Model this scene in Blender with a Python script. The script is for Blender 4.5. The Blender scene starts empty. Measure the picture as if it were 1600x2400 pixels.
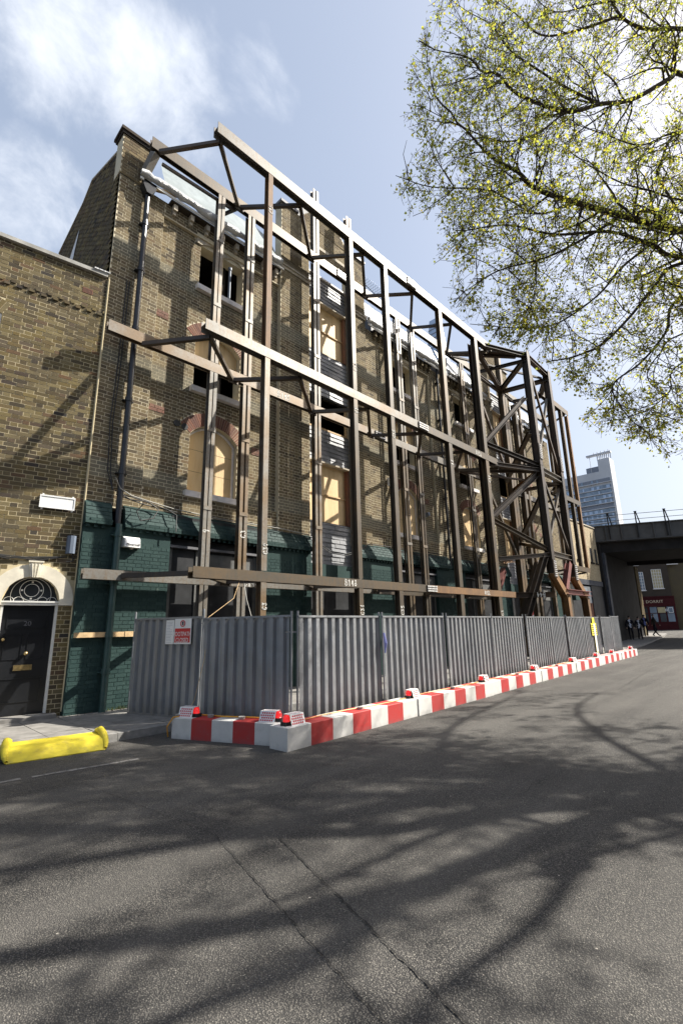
import bpy, math, random
import numpy as np
from mathutils import Vector, Matrix
R = random.Random(7)
scene = bpy.context.scene
COL = scene.collection
rad = math.radians
# ------------------------------------------------------------------ camera
def unit(v):
    v = np.array(v, float); return v/np.linalg.norm(v)
EYE = 1.69; FPX = 1115.0
def pxray(x, y): return np.array([x-800.0, -(y-1200.0), -FPX])
_z = unit(pxray(705, -3420)); _x = unit(pxray(1925, 1446)); _x = unit(_x-_z*np.dot(_x, _z)); _y = np.cross(_z, _x)
ROT = np.array([_x, _y, _z]); CAM = np.array([0, 0, EYE])
cd = bpy.data.cameras.new('camera'); cam = bpy.data.objects.new('camera', cd); COL.objects.link(cam)
cd.sensor_fit = 'HORIZONTAL'; cd.sensor_width = 24; cd.lens = 24*FPX/1600; cd.clip_end = 2500; cd.clip_start = 0.05
cam.matrix_world = Matrix([list(ROT[i])+[CAM[i]] for i in range(3)]+[[0, 0, 0, 1]])
scene.camera = cam
def ray(px, py): return ROT @ pxray(px, py)
def on_y(px, py, y): v = ray(px, py); return CAM+v*(y/v[1])
def on_z(px, py, z): v = ray(px, py); return CAM+v*((z-EYE)/v[2])
FWD = unit([.7, .67, 0])
def at_depth(px, py, D): v = ray(px, py); return CAM+v*(D/np.dot(v, FWD))
# ------------------------------------------------------------------ world, sun
SUN = unit([1.57, -1.0, 1.75])
w = bpy.data.worlds.new('World'); scene.world = w; w.use_nodes = True
nt = w.node_tree; nt.nodes.clear()
def N(t, **k):
    n = nt.nodes.new(t)
    for a, b in k.items(): setattr(n, a, b)
    return n
L = nt.links.new
out = N('ShaderNodeOutputWorld'); bg = N('ShaderNodeBackground'); sky = N('ShaderNodeTexSky', sky_type='NISHITA')
sky.sun_disc = False; sky.sun_elevation = math.asin(SUN[2]); sky.sun_rotation = math.atan2(SUN[0], SUN[1])
sky.air_density = 1.0; sky.dust_density = 4.5; sky.ozone_density = 1.0; sky.altitude = 0
tc = N('ShaderNodeTexCoord')
def vmath(op, a, b=None):
    n = N('ShaderNodeVectorMath', operation=op); L(a, n.inputs[0])
    if b is not None:
        if isinstance(b, (tuple, list)): n.inputs[1].default_value = b
        else: L(b, n.inputs[1])
    return n
def fmath(op, a, b=None, c=None):
    n = N('ShaderNodeMath', operation=op)
    for i, q in enumerate((a, b, c)):
        if q is None: continue
        if isinstance(q, (int, float)): n.inputs[i].default_value = q
        else: L(q, n.inputs[i])
    return n.outputs[0]
# clouds: a few soft banks drifting on the left of the sky, thinning out elsewhere
dirv = vmath('NORMALIZE', tc.outputs['Generated']).outputs[0]
cl = N('ShaderNodeTexNoise'); cl.inputs['Scale'].default_value = 5.5; cl.inputs['Detail'].default_value = 9; cl.inputs['Roughness'].default_value = .6
cl.inputs['Distortion'].default_value = .25; L(dirv, cl.inputs['Vector'])
def bank(px, py, r0, r1):
    d = unit(ray(px, py)); dp = vmath('DOT_PRODUCT', dirv, tuple(d)).outputs['Value']
    m = N('ShaderNodeMapRange', interpolation_type='SMOOTHSTEP'); L(dp, m.inputs[0])
    m.inputs[1].default_value = math.cos(rad(r1)); m.inputs[2].default_value = math.cos(rad(r0)); return m.outputs[0]
b = fmath('MAXIMUM', bank(330, 150, 1, 9), bank(40, 450, 1, 8))
b = fmath('MAXIMUM', b, bank(110, 60, 1, 10)); b = fmath('MAXIMUM', b, fmath('MULTIPLY', bank(600, 205, 0, 5), .5))
b = fmath('MAXIMUM', b, bank(-1100, 100, 5, 26)); b = fmath('MAXIMUM', b, fmath('MULTIPLY', bank(430, 300, 0, 8), .7))
dens = fmath('ADD', cl.outputs['Fac'], fmath('MULTIPLY', b, .365))
mr = N('ShaderNodeMapRange', interpolation_type='SMOOTHSTEP'); L(dens, mr.inputs[0]); mr.inputs[1].default_value = .66; mr.inputs[2].default_value = 1.10
mr.inputs[4].default_value = .9
mix = N('ShaderNodeMix', data_type='RGBA'); L(mr.outputs[0], mix.inputs[0]); 
hz = N('ShaderNodeMix', data_type='RGBA'); hz.inputs[0].default_value = .30; L(sky.outputs[0], hz.inputs[6]); hz.inputs[7].default_value = (7.4, 8.6, 10.6, 1)
L(hz.outputs[2], mix.inputs[6]); mix.inputs[7].default_value = (8.6, 8.9, 9.4, 1)
L(mix.outputs[2], bg.inputs[0]); bg.inputs[1].default_value = 0.068; L(bg.outputs[0], out.inputs[0])
sd = bpy.data.lights.new('sun', 'SUN'); sd.energy = 5.0; sd.angle = rad(.55); sd.color = (1, .95, .86)
so = bpy.data.objects.new('sun', sd); COL.objects.link(so); so.rotation_euler = Vector(SUN).to_track_quat('Z', 'Y').to_euler(); so.location = (20, -20, 30)
vs = scene.view_settings; vs.view_transform = 'Standard'; vs.look = 'None'; vs.gamma = 1; vs.exposure = 1.1
try: vs.use_curve_mapping = False
except Exception: pass
scene.cycles.max_bounces = 6
# ------------------------------------------------------------------ materials
class Mat:
    def __init__(s, name, rough=.8, metal=0.0):
        s.m = bpy.data.materials.new(name); s.m.use_nodes = True; s.t = s.m.node_tree
        s.b = s.t.nodes['Principled BSDF']; s.b.inputs['Roughness'].default_value = rough; s.b.inputs['Metallic'].default_value = metal
        s.tc = s.t.nodes.new('ShaderNodeTexCoord'); s.obj = s.tc.outputs['Object']
    def n(s, t, **k):
        q = s.t.nodes.new(t)
        for a, b in k.items(): setattr(q, a, b)
        return q
    def l(s, a, b): s.t.links.new(a, b)
    def world(s):
        return s.n('ShaderNodeNewGeometry').outputs['Position']
    def noise(s, scale, detail=4, rough=.55, vec=None, dist=0, sc=None):
        q = s.n('ShaderNodeTexNoise'); q.inputs['Scale'].default_value = scale; q.inputs['Detail'].default_value = detail
        q.inputs['Roughness'].default_value = rough; q.inputs['Distortion'].default_value = dist
        v = vec if vec is not None else s.world()
        if sc:
            mp = s.n('ShaderNodeMapping'); mp.inputs['Scale'].default_value = sc; s.l(v, mp.inputs[0]); v = mp.outputs[0]
        s.l(v, q.inputs['Vector']); return q.outputs['Fac']
    def ramp(s, fac, stops):
        q = s.n('ShaderNodeValToRGB'); e = q.color_ramp.elements
        while len(e) < len(stops): e.new(.5)
        for i, (p, c) in enumerate(stops):
            e[i].position = p; e[i].color = (c, c, c, 1) if isinstance(c, (int, float)) else (*c, 1)
        s.l(fac, q.inputs[0]); return q.outputs[0]
    def mix(s, fac, a, b, mode='MIX'):
        q = s.n('ShaderNodeMix', data_type='RGBA', blend_type=mode)
        for i, v in ((0, fac), (6, a), (7, b)):
            if isinstance(v, (int, float)): q.inputs[i].default_value = v if i == 0 else (v, v, v, 1)
            elif isinstance(v, tuple): q.inputs[i].default_value = (*v, 1)
            else: s.l(v, q.inputs[i])
        return q.outputs[2]
    def math(s, op, a, b):
        q = s.n('ShaderNodeMath', operation=op)
        for i, v in ((0, a), (1, b)):
            if isinstance(v, (int, float)): q.inputs[i].default_value = v
            else: s.l(v, q.inputs[i])
        return q.outputs[0]
    def rnd(s):
        at = s.n('ShaderNodeAttribute', attribute_name='rnd').outputs['Fac']
        oi = s.n('ShaderNodeObjectInfo').outputs['Random']
        return s.math('FRACT', s.math('ADD', at, s.math('MULTIPLY', oi, 7.31)), 0.0)
    def color(s, c): 
        if isinstance(c, tuple): s.b.inputs['Base Color'].default_value = (*c, 1)
        else: s.l(c, s.b.inputs['Base Color'])
        return s
    def bump(s, h, strength=.3, dist=.01):
        q = s.n('ShaderNodeBump'); q.inputs['Strength'].default_value = strength; q.inputs['Distance'].default_value = dist
        s.l(h, q.inputs['Height']); s.l(q.outputs[0], s.b.inputs['Normal']); return s
def simple(name, c, rough=.7, metal=0, var=.25, scale=6, bump=.15):
    m = Mat(name, rough, metal); nz = m.noise(scale, 5)
    lo = tuple(v*(1-var) for v in c); hi = tuple(min(1, v*(1+var)) for v in c)
    m.color(m.ramp(nz, [(.3, lo), (.7, hi)]))
    if bump: m.bump(m.noise(scale*9, 4), bump, .004)
    return m.m
M = {}
def brickmat(name, stops, soot, sootc, grime_scale=1.2):
    m = Mat(name, .88); r = m.rnd(); c = m.ramp(r, stops)
    c = m.mix(m.ramp(m.noise(70, 4, .7), [(.35, 0), (.7, .55)]), c, m.mix(.62, c, (.03, .025, .02)))
    g = m.ramp(m.noise(grime_scale, 5, .6), [(.42, 0), (.68, soot)])
    if name.startswith('cleaned'):
        z = m.n('ShaderNodeSeparateXYZ'); m.l(m.world(), z.inputs[0]); zz = m.math('DIVIDE', z.outputs[2], 20.0)
        bd = m.ramp(zz, [(.251, 0), (.254, 1), (.272, 1), (.275, 0), (.392, 0), (.395, 1), (.413, 1), (.416, 0), (.541, 0), (.544, 1), (.566, 1), (.569, 0)]); bd = m.math('MULTIPLY', bd, .6); c = m.mix(bd, c, (.20, .195, .155))
    m.color(m.mix(g, c, sootc)); m.bump(m.noise(120, 4, .7), .5, .006); return m.m
YB = [(0, (.155, .115, .048)), (.16, (.21, .165, .075)), (.32, (.10, .078, .042)), (.47, (.23, .185, .095)), (.6, (.055, .045, .034)), (.72, (.17, .125, .055)), (.82, (.125, .10, .07)), (.88, (.16, .095, .05)), (.93, (.045, .042, .04)), (1, (.25, .20, .10))]
TB = [(0, (.19, .148, .082)), (.2, (.23, .18, .105)), (.4, (.135, .105, .064)), (.6, (.25, .20, .12)), (.75, (.085, .068, .047)), (.88, (.17, .12, .07)), (1, (.21, .165, .095))]
M['brick_old'] = brickmat('weathered_yellow_brick', YB, .55, (.075, .062, .05))
M['brick_tan'] = brickmat('cleaned_stock_brick', TB, .5, (.10, .085, .06))
M['brick_red'] = brickmat('red_brick', [(0, (.19, .075, .045)), (.35, (.24, .10, .06)), (.6, (.13, .055, .04)), (.8, (.26, .13, .08)), (1, (.17, .08, .055))], .5, (.10, .065, .05))
M['brick_pale'] = brickmat('pale_yellow_brick', [(0, (.42, .33, .19)), (.5, (.5, .4, .25)), (1, (.38, .29, .16))], .2, (.25, .2, .13))
M['brick_dark'] = brickmat('sooty_brick', [(0, (.05, .04, .033)), (.5, (.07, .056, .044)), (1, (.036, .032, .029))], .4, (.03, .028, .026))
def mortar(name, c):
    m = Mat(name, .95); m.color(m.mix(m.ramp(m.noise(1.6, 6, .65), [(.42, 0), (.75, .6)]), c, tuple(v*.5 for v in c))); m.bump(m.noise(160, 3), .4, .004); return m.m
M['mortar_old'] = mortar('old_mortar', (.58, .49, .31)); M['mortar_new'] = mortar('lime_mortar', (.60, .53, .38)); M['mortar_dark'] = mortar('dark_mortar', (.08, .07, .06))
def green():
    m = Mat('green_masonry_paint', .62); r = m.rnd()
    c = m.ramp(r, [(0, (.026, .050, .047)), (.5, (.034, .062, .058)), (1, (.022, .044, .042))])
    d = m.ramp(m.noise(9, 6, .7), [(.62, 0), (.75, .6)]); m.color(m.mix(d, c, (.12, .16, .14))); m.bump(m.noise(45, 4), .5, .006); return m.m
M['green'] = green()
M['dark_shop'] = simple('dark_grey_boarding', (.035, .036, .038), .5, 0, .3, 3, .1)
M['grey_panel'] = simple('grey_render_panel', (.11, .11, .105), .7, 0, .3, 3, .1)
M['interior'] = simple('unlit_room_dark', (.03, .026, .022), .95, 0, .4, 2, .1)  # near-black colour stands in for the shade of unlit rooms
M['cream'] = simple('cream_painted_stone', (.66, .61, .49), .6, 0, .14, 5, .25)
M['stone'] = simple('weathered_stone', (.42, .37, .29), .85, 0, .3, 6, .3)
M['sill'] = simple('white_painted_sill', (.72, .68, .65), .6, 0, .12, 6, .2)
M['white'] = simple('white_gloss_paint', (.68, .67, .63), .4, 0, .08, 8, .05)
M['black_paint'] = simple('black_gloss_door_paint', (.012, .013, .015), .28, 0, .3, 2, .04)
M['black_pipe'] = simple('black_cast_iron', (.02, .021, .024), .38, .1, .3, 5, .1)
M['green_pipe'] = simple('green_painted_pipe', (.030, .065, .060), .4, 0, .2, 5, .1)
M['brass'] = simple('aged_brass', (.48, .36, .17), .35, .9, .3, 20, .05)
M['cable'] = simple('black_cable', (.02, .02, .02), .6, 0, .2, 5, 0)
M['cable_grey'] = simple('grey_cable', (.3, .29, .26), .6, 0, .2, 5, 0)
M['yellow_cable'] = simple('orange_cable', (.65, .3, .03), .5, 0, .2, 5, 0)
M['concrete'] = simple('concrete', (.34, .33, .30), .9, 0, .25, 4, .4)
M['grey_box'] = simple('grey_plastic', (.12, .15, .20), .55, 0, .1, 8, .05)
M['lead'] = simple('lead_sheet', (.13, .13, .14), .6, .2, .2, 4, .2)
M['redpaint'] = simple('red_oxide_steel', (.19, .072, .062), .55, .1, .3, 4, .1)
M['blue_shade'] = simple('dark_blue_grey_steel', (.07, .075, .09), .6, .2, .25, 4, .1)
def slate():
    m = Mat('grey_cement_slate', .55); r = m.rnd(); m.color(m.mix(m.ramp(m.noise(5, 5), [(.3, 0), (.8, .5)]), m.ramp(r, [(0, (.13, .135, .15)), (.5, (.18, .185, .20)), (1, (.22, .225, .235))]), (.30, .31, .32))); m.bump(m.noise(50, 3), .2, .004); return m.m
M['slate'] = slate()
def ply():
    m = Mat('plywood', .6); c = m.ramp(m.noise(3, 5, .6, sc=(1, 1, .18), dist=1.5), [(.2, (.50, .33, .15)), (.5, (.66, .47, .24)), (.8, (.72, .54, .30))])
    k = m.ramp(m.noise(11, 2), [(.70, 0), (.76, .7)]); m.color(m.mix(k, c, (.25, .12, .05))); return m.m
M['ply'] = ply()
M['timber'] = simple('sawn_softwood', (.55, .38, .20), .75, 0, .25, 7, .2)
def steel(name, base, rust, amt, rough=.5, metal=.25):
    m = Mat(name, rough, metal); oi = m.n('ShaderNodeObjectInfo').outputs['Random']
    nz = m.noise(1.1, 7, .65, sc=(1, 1, 1.3)); f = m.math('ADD', nz, m.math('MULTIPLY', m.math('SUBTRACT', oi, .5), .35))
    c = m.ramp(f, [(.30, tuple(v*.75 for v in base)), (.5, base), (.5+.12/amt, tuple((a+b)/2 for a, b in zip(base, rust))), (.5+.25/amt, rust)])
    sp = m.ramp(m.noise(14, 7, .75), [(.48, 0), (.7, .75)]); c = m.mix(sp, c, tuple(v*.7 for v in rust)); dr = m.ramp(m.noise(6, 5, .6, sc=(3, 3, .25)), [(.5, 0), (.66, .45)]); c = m.mix(dr, c, rust)
    m.color(c); m.bump(m.noise(60, 4, .6), .2, .004); return m.m
M['steel_pale'] = steel('mill_scale_steel', (.195, .185, .165), (.16, .105, .055), .95)
M['steel_brown'] = steel('rusted_brown_steel', (.080, .067, .050), (.13, .085, .042), .95)
M['steel_orange'] = steel('orange_rusted_steel', (.15, .082, .038), (.26, .135, .045), 1.2, .7, .1)
M['steel_dark'] = steel('dark_rolled_steel', (.048, .040, .033), (.090, .056, .032), .9)
M['bolt'] = simple('zinc_bolts', (.75, .74, .72), .4, .3, .1, 9, 0)
def galv():
    m = Mat('galvanised_sheet', .38, .35); oi = m.n('ShaderNodeObjectInfo').outputs['Random']
    c = m.ramp(m.noise(1.5, 6, .6, sc=(1, 1, .4)), [(.3, (.185, .197, .21)), (.7, (.31, .32, .33))])
    c = m.mix(m.ramp(m.noise(14, 6, .7, sc=(1, 1, .25)), [(.6, 0), (.8, .4)]), c, (.16, .16, .155))
    dirt = m.ramp(m.math('ADD', m.noise(6, 4), 0), [(.6, 0), (.72, .25)]); m.color(m.mix(dirt, c, (.25, .22, .18)))
    m.b.inputs['Roughness'].default_value = .42; st = m.ramp(m.noise(3, 6, .7, sc=(4, 4, .12)), [(.52, 0), (.70, .5)]); c = m.mix(st, c, (.12, .115, .105)); z = m.n('ShaderNodeSeparateXYZ'); m.l(m.world(), z.inputs[0]); ds = m.ramp(m.math('ADD', z.outputs[2], m.math('MULTIPLY', m.noise(5, 5), .5)), [(.35, .6), (.7, 0)]); m.color(m.mix(ds, c, (.17, .15, .12))); m.bump(m.noise(2.2, 3), .6, .05); return m.m
M['galv'] = galv()
def plastic():
    m = Mat('polythene_sheet', .32); m.color(m.ramp(m.noise(5, 6, .6), [(.3, (.38, .39, .40)), (.7, (.62, .62, .61))]))
    m.bump(m.noise(7, 6, .65, dist=1.2), .9, .05); return m.m
M['plastic'] = plastic()
M['sheet_roof'] = simple('pale_grey_roofing_membrane', (.25, .285, .29), .45, 0, .18, 3, .5)
M['roof_slate'] = simple('dark_roof_slate', (.05, .052, .058), .6, 0, .3, 6, .3)
def asphalt():
    m = Mat('worn_asphalt', .86); P = m.world()
    v = m.n('ShaderNodeTexVoronoi'); v.inputs['Scale'].default_value = 112; m.l(P, v.inputs['Vector'])
    v2 = m.n('ShaderNodeTexVoronoi'); v2.inputs['Scale'].default_value = 30; m.l(P, v2.inputs['Vector'])
    stone = m.ramp(v.outputs['Color'], [(.05, (.055, .052, .048)), (.5, (.118, .110, .098)), (.8, (.165, .153, .134)), (.96, (.33, .305, .26))])
    edge = m.ramp(v.outputs['Distance'], [(.30, 0), (.62, 1)])
    c = m.mix(edge, stone, (.03, .029, .028))
    big = m.ramp(m.noise(.45, 6, .6), [(.3, .72), (.7, 1.2)]); c = m.mix(1.0, c, big, 'MULTIPLY')
    st = m.ramp(m.noise(1.1, 7, .72), [(.53, 0), (.72, .55)]); c = m.mix(st, c, (.05, .046, .042)); tk = m.ramp(m.noise(.8, 4, .5, sc=(.12, 1.6, 1)), [(.42, 0), (.62, .28)]); c = m.mix(tk, c, (.16, .15, .135))
    fl = m.ramp(v2.outputs['Color'], [(.955, 0), (.965, 1)]); fe = m.ramp(v2.outputs['Distance'], [(.18, 1), (.26, 0)])
    c = m.mix(m.math('MULTIPLY', fl, fe), c, (.42, .38, .32)); m.color(c)
    h = m.math('SUBTRACT', m.math('MULTIPLY', m.noise(19, 4, .7), 1.2), m.ramp(v.outputs['Distance'], [(.1, 0), (.7, 1)])); m.bump(h, .7, .007)
    return m.m
M['asphalt'] = asphalt()
def asphalt2():
    m = Mat('smoother_asphalt_patch', .84); v = m.n('ShaderNodeTexVoronoi'); v.inputs['Scale'].default_value = 95; m.l(m.world(), v.inputs['Vector'])
    c = m.ramp(v.outputs['Color'], [(.05, (.03, .029, .028)), (.6, (.068, .065, .061)), (.97, (.16, .15, .14))]); c = m.mix(1.0, c, m.ramp(m.noise(1.3, 6, .65), [(.3, .75), (.7, 1.15)]), 'MULTIPLY')
    m.color(c); m.bump(m.math('SUBTRACT', m.noise(30, 4), v.outputs['Distance']), .55, .006); return m.m
M['asphalt_patch'] = asphalt2()
M['crack'] = simple('dark_joint', (.018, .017, .016), .95, 0, .3, 30, .4)
M['line'] = simple('worn_white_line', (.20, .19, .175), .85, 0, .5, 12, .4)
M['paving'] = simple('concrete_paving', (.20, .19, .175), .85, 0, .28, 5, .4)
M['kerb'] = simple('granite_kerb', (.21, .205, .195), .8, 0, .3, 8, .4)
M['dirt'] = simple('dark_grit', (.06, .052, .04), .95, 0, .4, 12, .5)
def blockpaint(name, c):
    m = Mat(name, .65); z = m.n('ShaderNodeSeparateXYZ'); m.l(m.world(), z.inputs[0]); g = m.math('MAXIMUM', m.ramp(m.noise(4, 7, .7), [(.45, 0), (.75, .6)]), m.ramp(m.math('ADD', z.outputs[2], m.math('MULTIPLY', m.noise(9, 5), .22)), [(.10, .75), (.2, 0)])); s = m.ramp(m.noise(26, 5, .7), [(.64, 0), (.72, .8)])
    q = m.mix(g, c, tuple(v*.6+.05 for v in c)); m.color(m.mix(s, q, (.22, .19, .16))); m.bump(m.noise(35, 4), .25, .005); return m.m
M['blk_white'] = blockpaint('scuffed_white_paint', (.60, .59, .56)); M['blk_red'] = blockpaint('scuffed_red_paint', (.42, .03, .027))
def yel():
    m = Mat('yellow_grp_plastic', .62); c = m.ramp(m.noise(3, 5), [(.3, (.55, .44, .03)), (.7, (.72, .60, .04))]); g = m.ramp(m.noise(9, 7, .72), [(.5, 0), (.75, .6)])
    m.color(m.mix(g, c, (.28, .23, .08))); m.bump(m.noise(20, 5), .25, .004); return m.m
M['yellow'] = yel()
M['lens'] = simple('red_lens', (.85, .02, .02), .15, 0, .2, 30, 0)
_l = M['lens'].node_tree.nodes['Principled BSDF']; _l.inputs['Emission Color'].default_value = (1, .03, .03, 1); _l.inputs['Emission Strength'].default_value = .25
M['lampbase'] = simple('black_rubber', (.02, .02, .02), .7, 0, .2, 8, .1)
M['hole'] = simple('red_seen_through_holes', (.55, .01, .03), .3, 0, .2, 60, 0)
M['paint_mark'] = simple('white_crayon_mark', (.8, .79, .74), .8, 0, .15, 30, 0)
M['sign_white'] = simple('white_sign', (.78, .78, .76), .45, 0, .05, 6, 0); M['sign_red'] = simple('red_sign', (.55, .03, .03), .45, 0, .08, 6, 0)
M['sign_yellow'] = simple('yellow_sign', (.85, .72, .05), .5, 0, .08, 6, 0); M['sign_text'] = simple('dark_sign_ink', (.03, .03, .04), .6, 0, .1, 6, 0)
M['grey_text'] = simple('faded_ink', (.45, .46, .48), .6, 0, .1, 6, 0)
M['glass'] = simple('dark_window_glass', (.03, .035, .04), .06, 0, .3, 1, 0)
M['glass_sky'] = simple('pale_window_glass', (.20, .25, .31), .1, .2, .3, .4, 0)
M['tower'] = simple('haze_lightened_concrete', (.52, .53, .55), .8, 0, .1, .1, 0)  # base colour lightened to stand in for distance haze
M['tower_dark'] = simple('haze_lightened_cladding', (.20, .22, .26), .7, 0, .15, .1, 0)  # also lightened, haze put into the colour
M['spire'] = simple('pale_blue_glass', (.38, .47, .6), .3, .2, .15, .2, 0)
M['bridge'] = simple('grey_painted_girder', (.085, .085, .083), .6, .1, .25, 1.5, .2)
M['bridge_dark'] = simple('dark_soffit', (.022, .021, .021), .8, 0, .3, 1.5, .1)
M['maroon'] = simple('maroon_shopfront', (.055, .010, .012), .5, 0, .2, 3, .05)
M['gold'] = simple('cream_lettering', (.60, .5, .36), .6, 0, .1, 9, 0)
M['curtain'] = simple('cream_curtain', (.45, .38, .22), .8, 0, .2, 8, 0)
M['skin'] = simple('skin', (.42, .25, .18), .6, 0, .1, 20, 0); M['suit'] = simple('dark_suit', (.012, .012, .018), .8, 0, .2, 20, 0)
M['shirt'] = simple('white_shirt', (.6, .6, .65), .7, 0, .1, 20, 0); M['blue_shirt'] = simple('blue_shirt', (.2, .22, .5), .7, 0, .1, 20, 0)
M['coat'] = simple('olive_coat', (.035, .03, .022), .8, 0, .2, 20, 0); M['hair'] = simple('dark_hair', (.015, .012, .01), .6, 0, .2, 20, 0)
M['bark'] = simple('tree_bark', (.065, .052, .038), .9, 0, .4, 5, .6)
def leafm():
    m = Mat('spring_leaf', .5); r = m.rnd(); c = m.ramp(r, [(0, (.085, .095, .024)), (.35, (.12, .135, .032)), (.6, (.16, .175, .038)), (.85, (.24, .225, .045)), (1, (.12, .095, .03))])
    m.color(c); tr = m.n('ShaderNodeBsdfTranslucent'); m.l(m.mix(1.0, c, (3.4, 3.3, 2.0), 'MULTIPLY'), tr.inputs[0]); ms = m.n('ShaderNodeMixShader'); ms.inputs[0].default_value = .70
    m.l(m.b.outputs[0], ms.inputs[1]); m.l(tr.outputs[0], ms.inputs[2]); m.l(ms.outputs[0], m.t.nodes['Material Output'].inputs[0]); return m.m
M['leaf'] = leafm()
M['weed'] = simple('weed_green', (.09, .12, .03), .7, 0, .3, 9, 0)
for k_ in ('bridge_dark', 'brick_dark', 'dark_shop', 'interior', 'bridge', 'suit', 'maroon', 'green', 'asphalt', 'brick_tan', 'brick_old', 'bark', 'blue_shade'):
    M[k_].node_tree.nodes['Principled BSDF'].inputs['Specular IOR Level'].default_value = .12 if k_ != 'asphalt' else .3
# ------------------------------------------------------------------ mesh helpers
class MB:
    def __init__(s): s.v = []; s.f = []; s.m = []; s.r = []
    def add(s, vs, fs, mi=0, r=None):
        o = len(s.v); r = R.random() if r is None else r
        s.v += [tuple(map(float, p)) for p in vs]
        for f in fs: s.f.append(tuple(i+o for i in f)); s.m.append(mi); s.r.append(r)
        return s
    def box(s, x0, x1, y0, y1, z0, z1, mi=0):
        return s.add([(x0, y0, z0), (x1, y0, z0), (x1, y1, z0), (x0, y1, z0), (x0, y0, z1), (x1, y0, z1), (x1, y1, z1), (x0, y1, z1)],
                     [(0, 3, 2, 1), (4, 5, 6, 7), (0, 1, 5, 4), (1, 2, 6, 5), (2, 3, 7, 6), (3, 0, 4, 7)], mi)
    def frame(s, p, q, up=None):
        p = np.array(p, float); q = np.array(q, float); d = unit(q-p); u = np.array([0, 0, 1.0]) if up is None else unit(up)
        if abs(np.dot(d, u)) > .98: u = np.array([0, -1.0, 0])
        a = unit(np.cross(d, u)); return p, q, a, np.cross(a, d)
    def bar(s, p, q, w, h=None, mi=0, up=None):
        h = w if h is None else h; p, q, a, b = s.frame(p, q, up); c = [(-w/2, -h/2), (w/2, -h/2), (w/2, h/2), (-w/2, h/2)]
        return s.add([e+a*x+b*y for e in (p, q) for x, y in c], [(0, 1, 2, 3), (7, 6, 5, 4), (0, 4, 5, 1), (1, 5, 6, 2), (2, 6, 7, 3), (3, 7, 4, 0)], mi)
    def hsec(s, p, q, w, h, t=.018, mi=0, up=None):
        """I section: flanges w wide at +-h/2 along the up axis, web between"""
        p, q, a, b = s.frame(p, q, up)
        for k in (-1, 1): s.bar(p+b*k*(h/2-t/2), q+b*k*(h/2-t/2), w, t, mi, up=b)
        s.bar(p, q, t*.8, h-2*t, mi, up=b); return s
    def tube(s, pts, rs, n=8, mi=0, cap=True, r=None):
        pts = [np.array(p, float) for p in pts]; rs = [rs]*len(pts) if isinstance(rs, (int, float)) else rs
        o = []; ref = None
        for i, p in enumerate(pts):
            d = unit(pts[min(i+1, len(pts)-1)]-pts[max(i-1, 0)])
            if ref is None: ref = np.array([0, 0, 1.0]) if abs(d[2]) < .9 else np.array([1.0, 0, 0])
            a = unit(np.cross(d, ref)); b = np.cross(a, d); ref = b
            o += [p+(a*math.cos(2*math.pi*k/n)+b*math.sin(2*math.pi*k/n))*rs[i] for k in range(n)]
        f = [(i*n+k, i*n+(k+1) % n, (i+1)*n+(k+1) % n, (i+1)*n+k) for i in range(len(pts)-1) for k in range(n)]
        if cap: f += [tuple(range(n)), tuple((len(pts)-1)*n+k for k in reversed(range(n)))]
        return s.add(o, f, mi, r)
    def prism(s, poly, y0, y1, mi=0):
        """poly of (x,z), extruded in y"""
        n = len(poly); return s.add([(x, y0, z) for x, z in poly]+[(x, y1, z) for x, z in poly],
            [tuple(range(n)), tuple(reversed(range(n, 2*n)))]+[(i, n+i, n+(i+1) % n, (i+1) % n) for i in range(n)], mi)
    def build(s, name, mats, parent=None, smooth=False, kind=None, loc=None, rotz=None, recalc=True):
        me = bpy.data.meshes.new(name); me.from_pydata(s.v, [], s.f)
        for m in (mats if isinstance(mats, (list, tuple)) else [mats]): me.materials.append(M[m])
        if s.f:
            me.polygons.foreach_set('material_index', s.m)
            at = me.attributes.new('rnd', 'FLOAT', 'FACE'); at.data.foreach_set('value', s.r)
            if smooth: me.polygons.foreach_set('use_smooth', [True]*len(s.f))
        me.update()
        o = bpy.data.objects.new(name, me); COL.objects.link(o)
        if parent: o.parent = parent
        if loc is not None: o.location = loc
        if rotz is not None: o.rotation_euler = (0, 0, rotz)
        if kind: o['kind'] = kind
        return o
def thing(name, label, cat, loc=(0, 0, 0), rotz=0, group=None):
    o = bpy.data.objects.new(name, None); COL.objects.link(o); o.location = loc; o.rotation_euler = (0, 0, rotz); o.empty_display_size = .2
    return tag(o, label, cat, group)
def tag(o, label, cat, group=None):
    o['label'] = label; o['category'] = cat
    if group: o['group'] = group
    return o
def struct(o): o['kind'] = 'structure'; return o
def dup(o, parent=None, loc=None, rotz=None):
    c = o.copy(); COL.objects.link(c)
    if parent is not None: c.parent = parent
    if loc is not None: c.location = loc
    if rotz is not None: c.rotation_euler = (0, 0, rotz)
    for ch in o.children: dup(ch, c)
    return c
def text_mesh(s, size, mat, name, parent, M4, depth=.003, align='CENTER', spacing=1.0, xs=1.0):
    cu = bpy.data.curves.new(name, 'FONT'); cu.body = s; cu.size = size; cu.extrude = depth; cu.align_x = align; cu.align_y = 'CENTER'; cu.resolution_u = 3; cu.space_character = spacing; cu.space_line = .95
    t = bpy.data.objects.new(name, cu); me = bpy.data.meshes.new_from_object(t); bpy.data.objects.remove(t); bpy.data.curves.remove(cu)
    me.transform(Matrix.Diagonal((xs, 1, 1, 1))); me.transform(M4); me.materials.clear(); me.materials.append(M[mat])
    o = bpy.data.objects.new(name, me); COL.objects.link(o); o.parent = parent; return o
def face_neg_y(x, y, z): return Matrix.Translation((x, y, z)) @ Matrix.Rotation(rad(90), 4, 'X')
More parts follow.
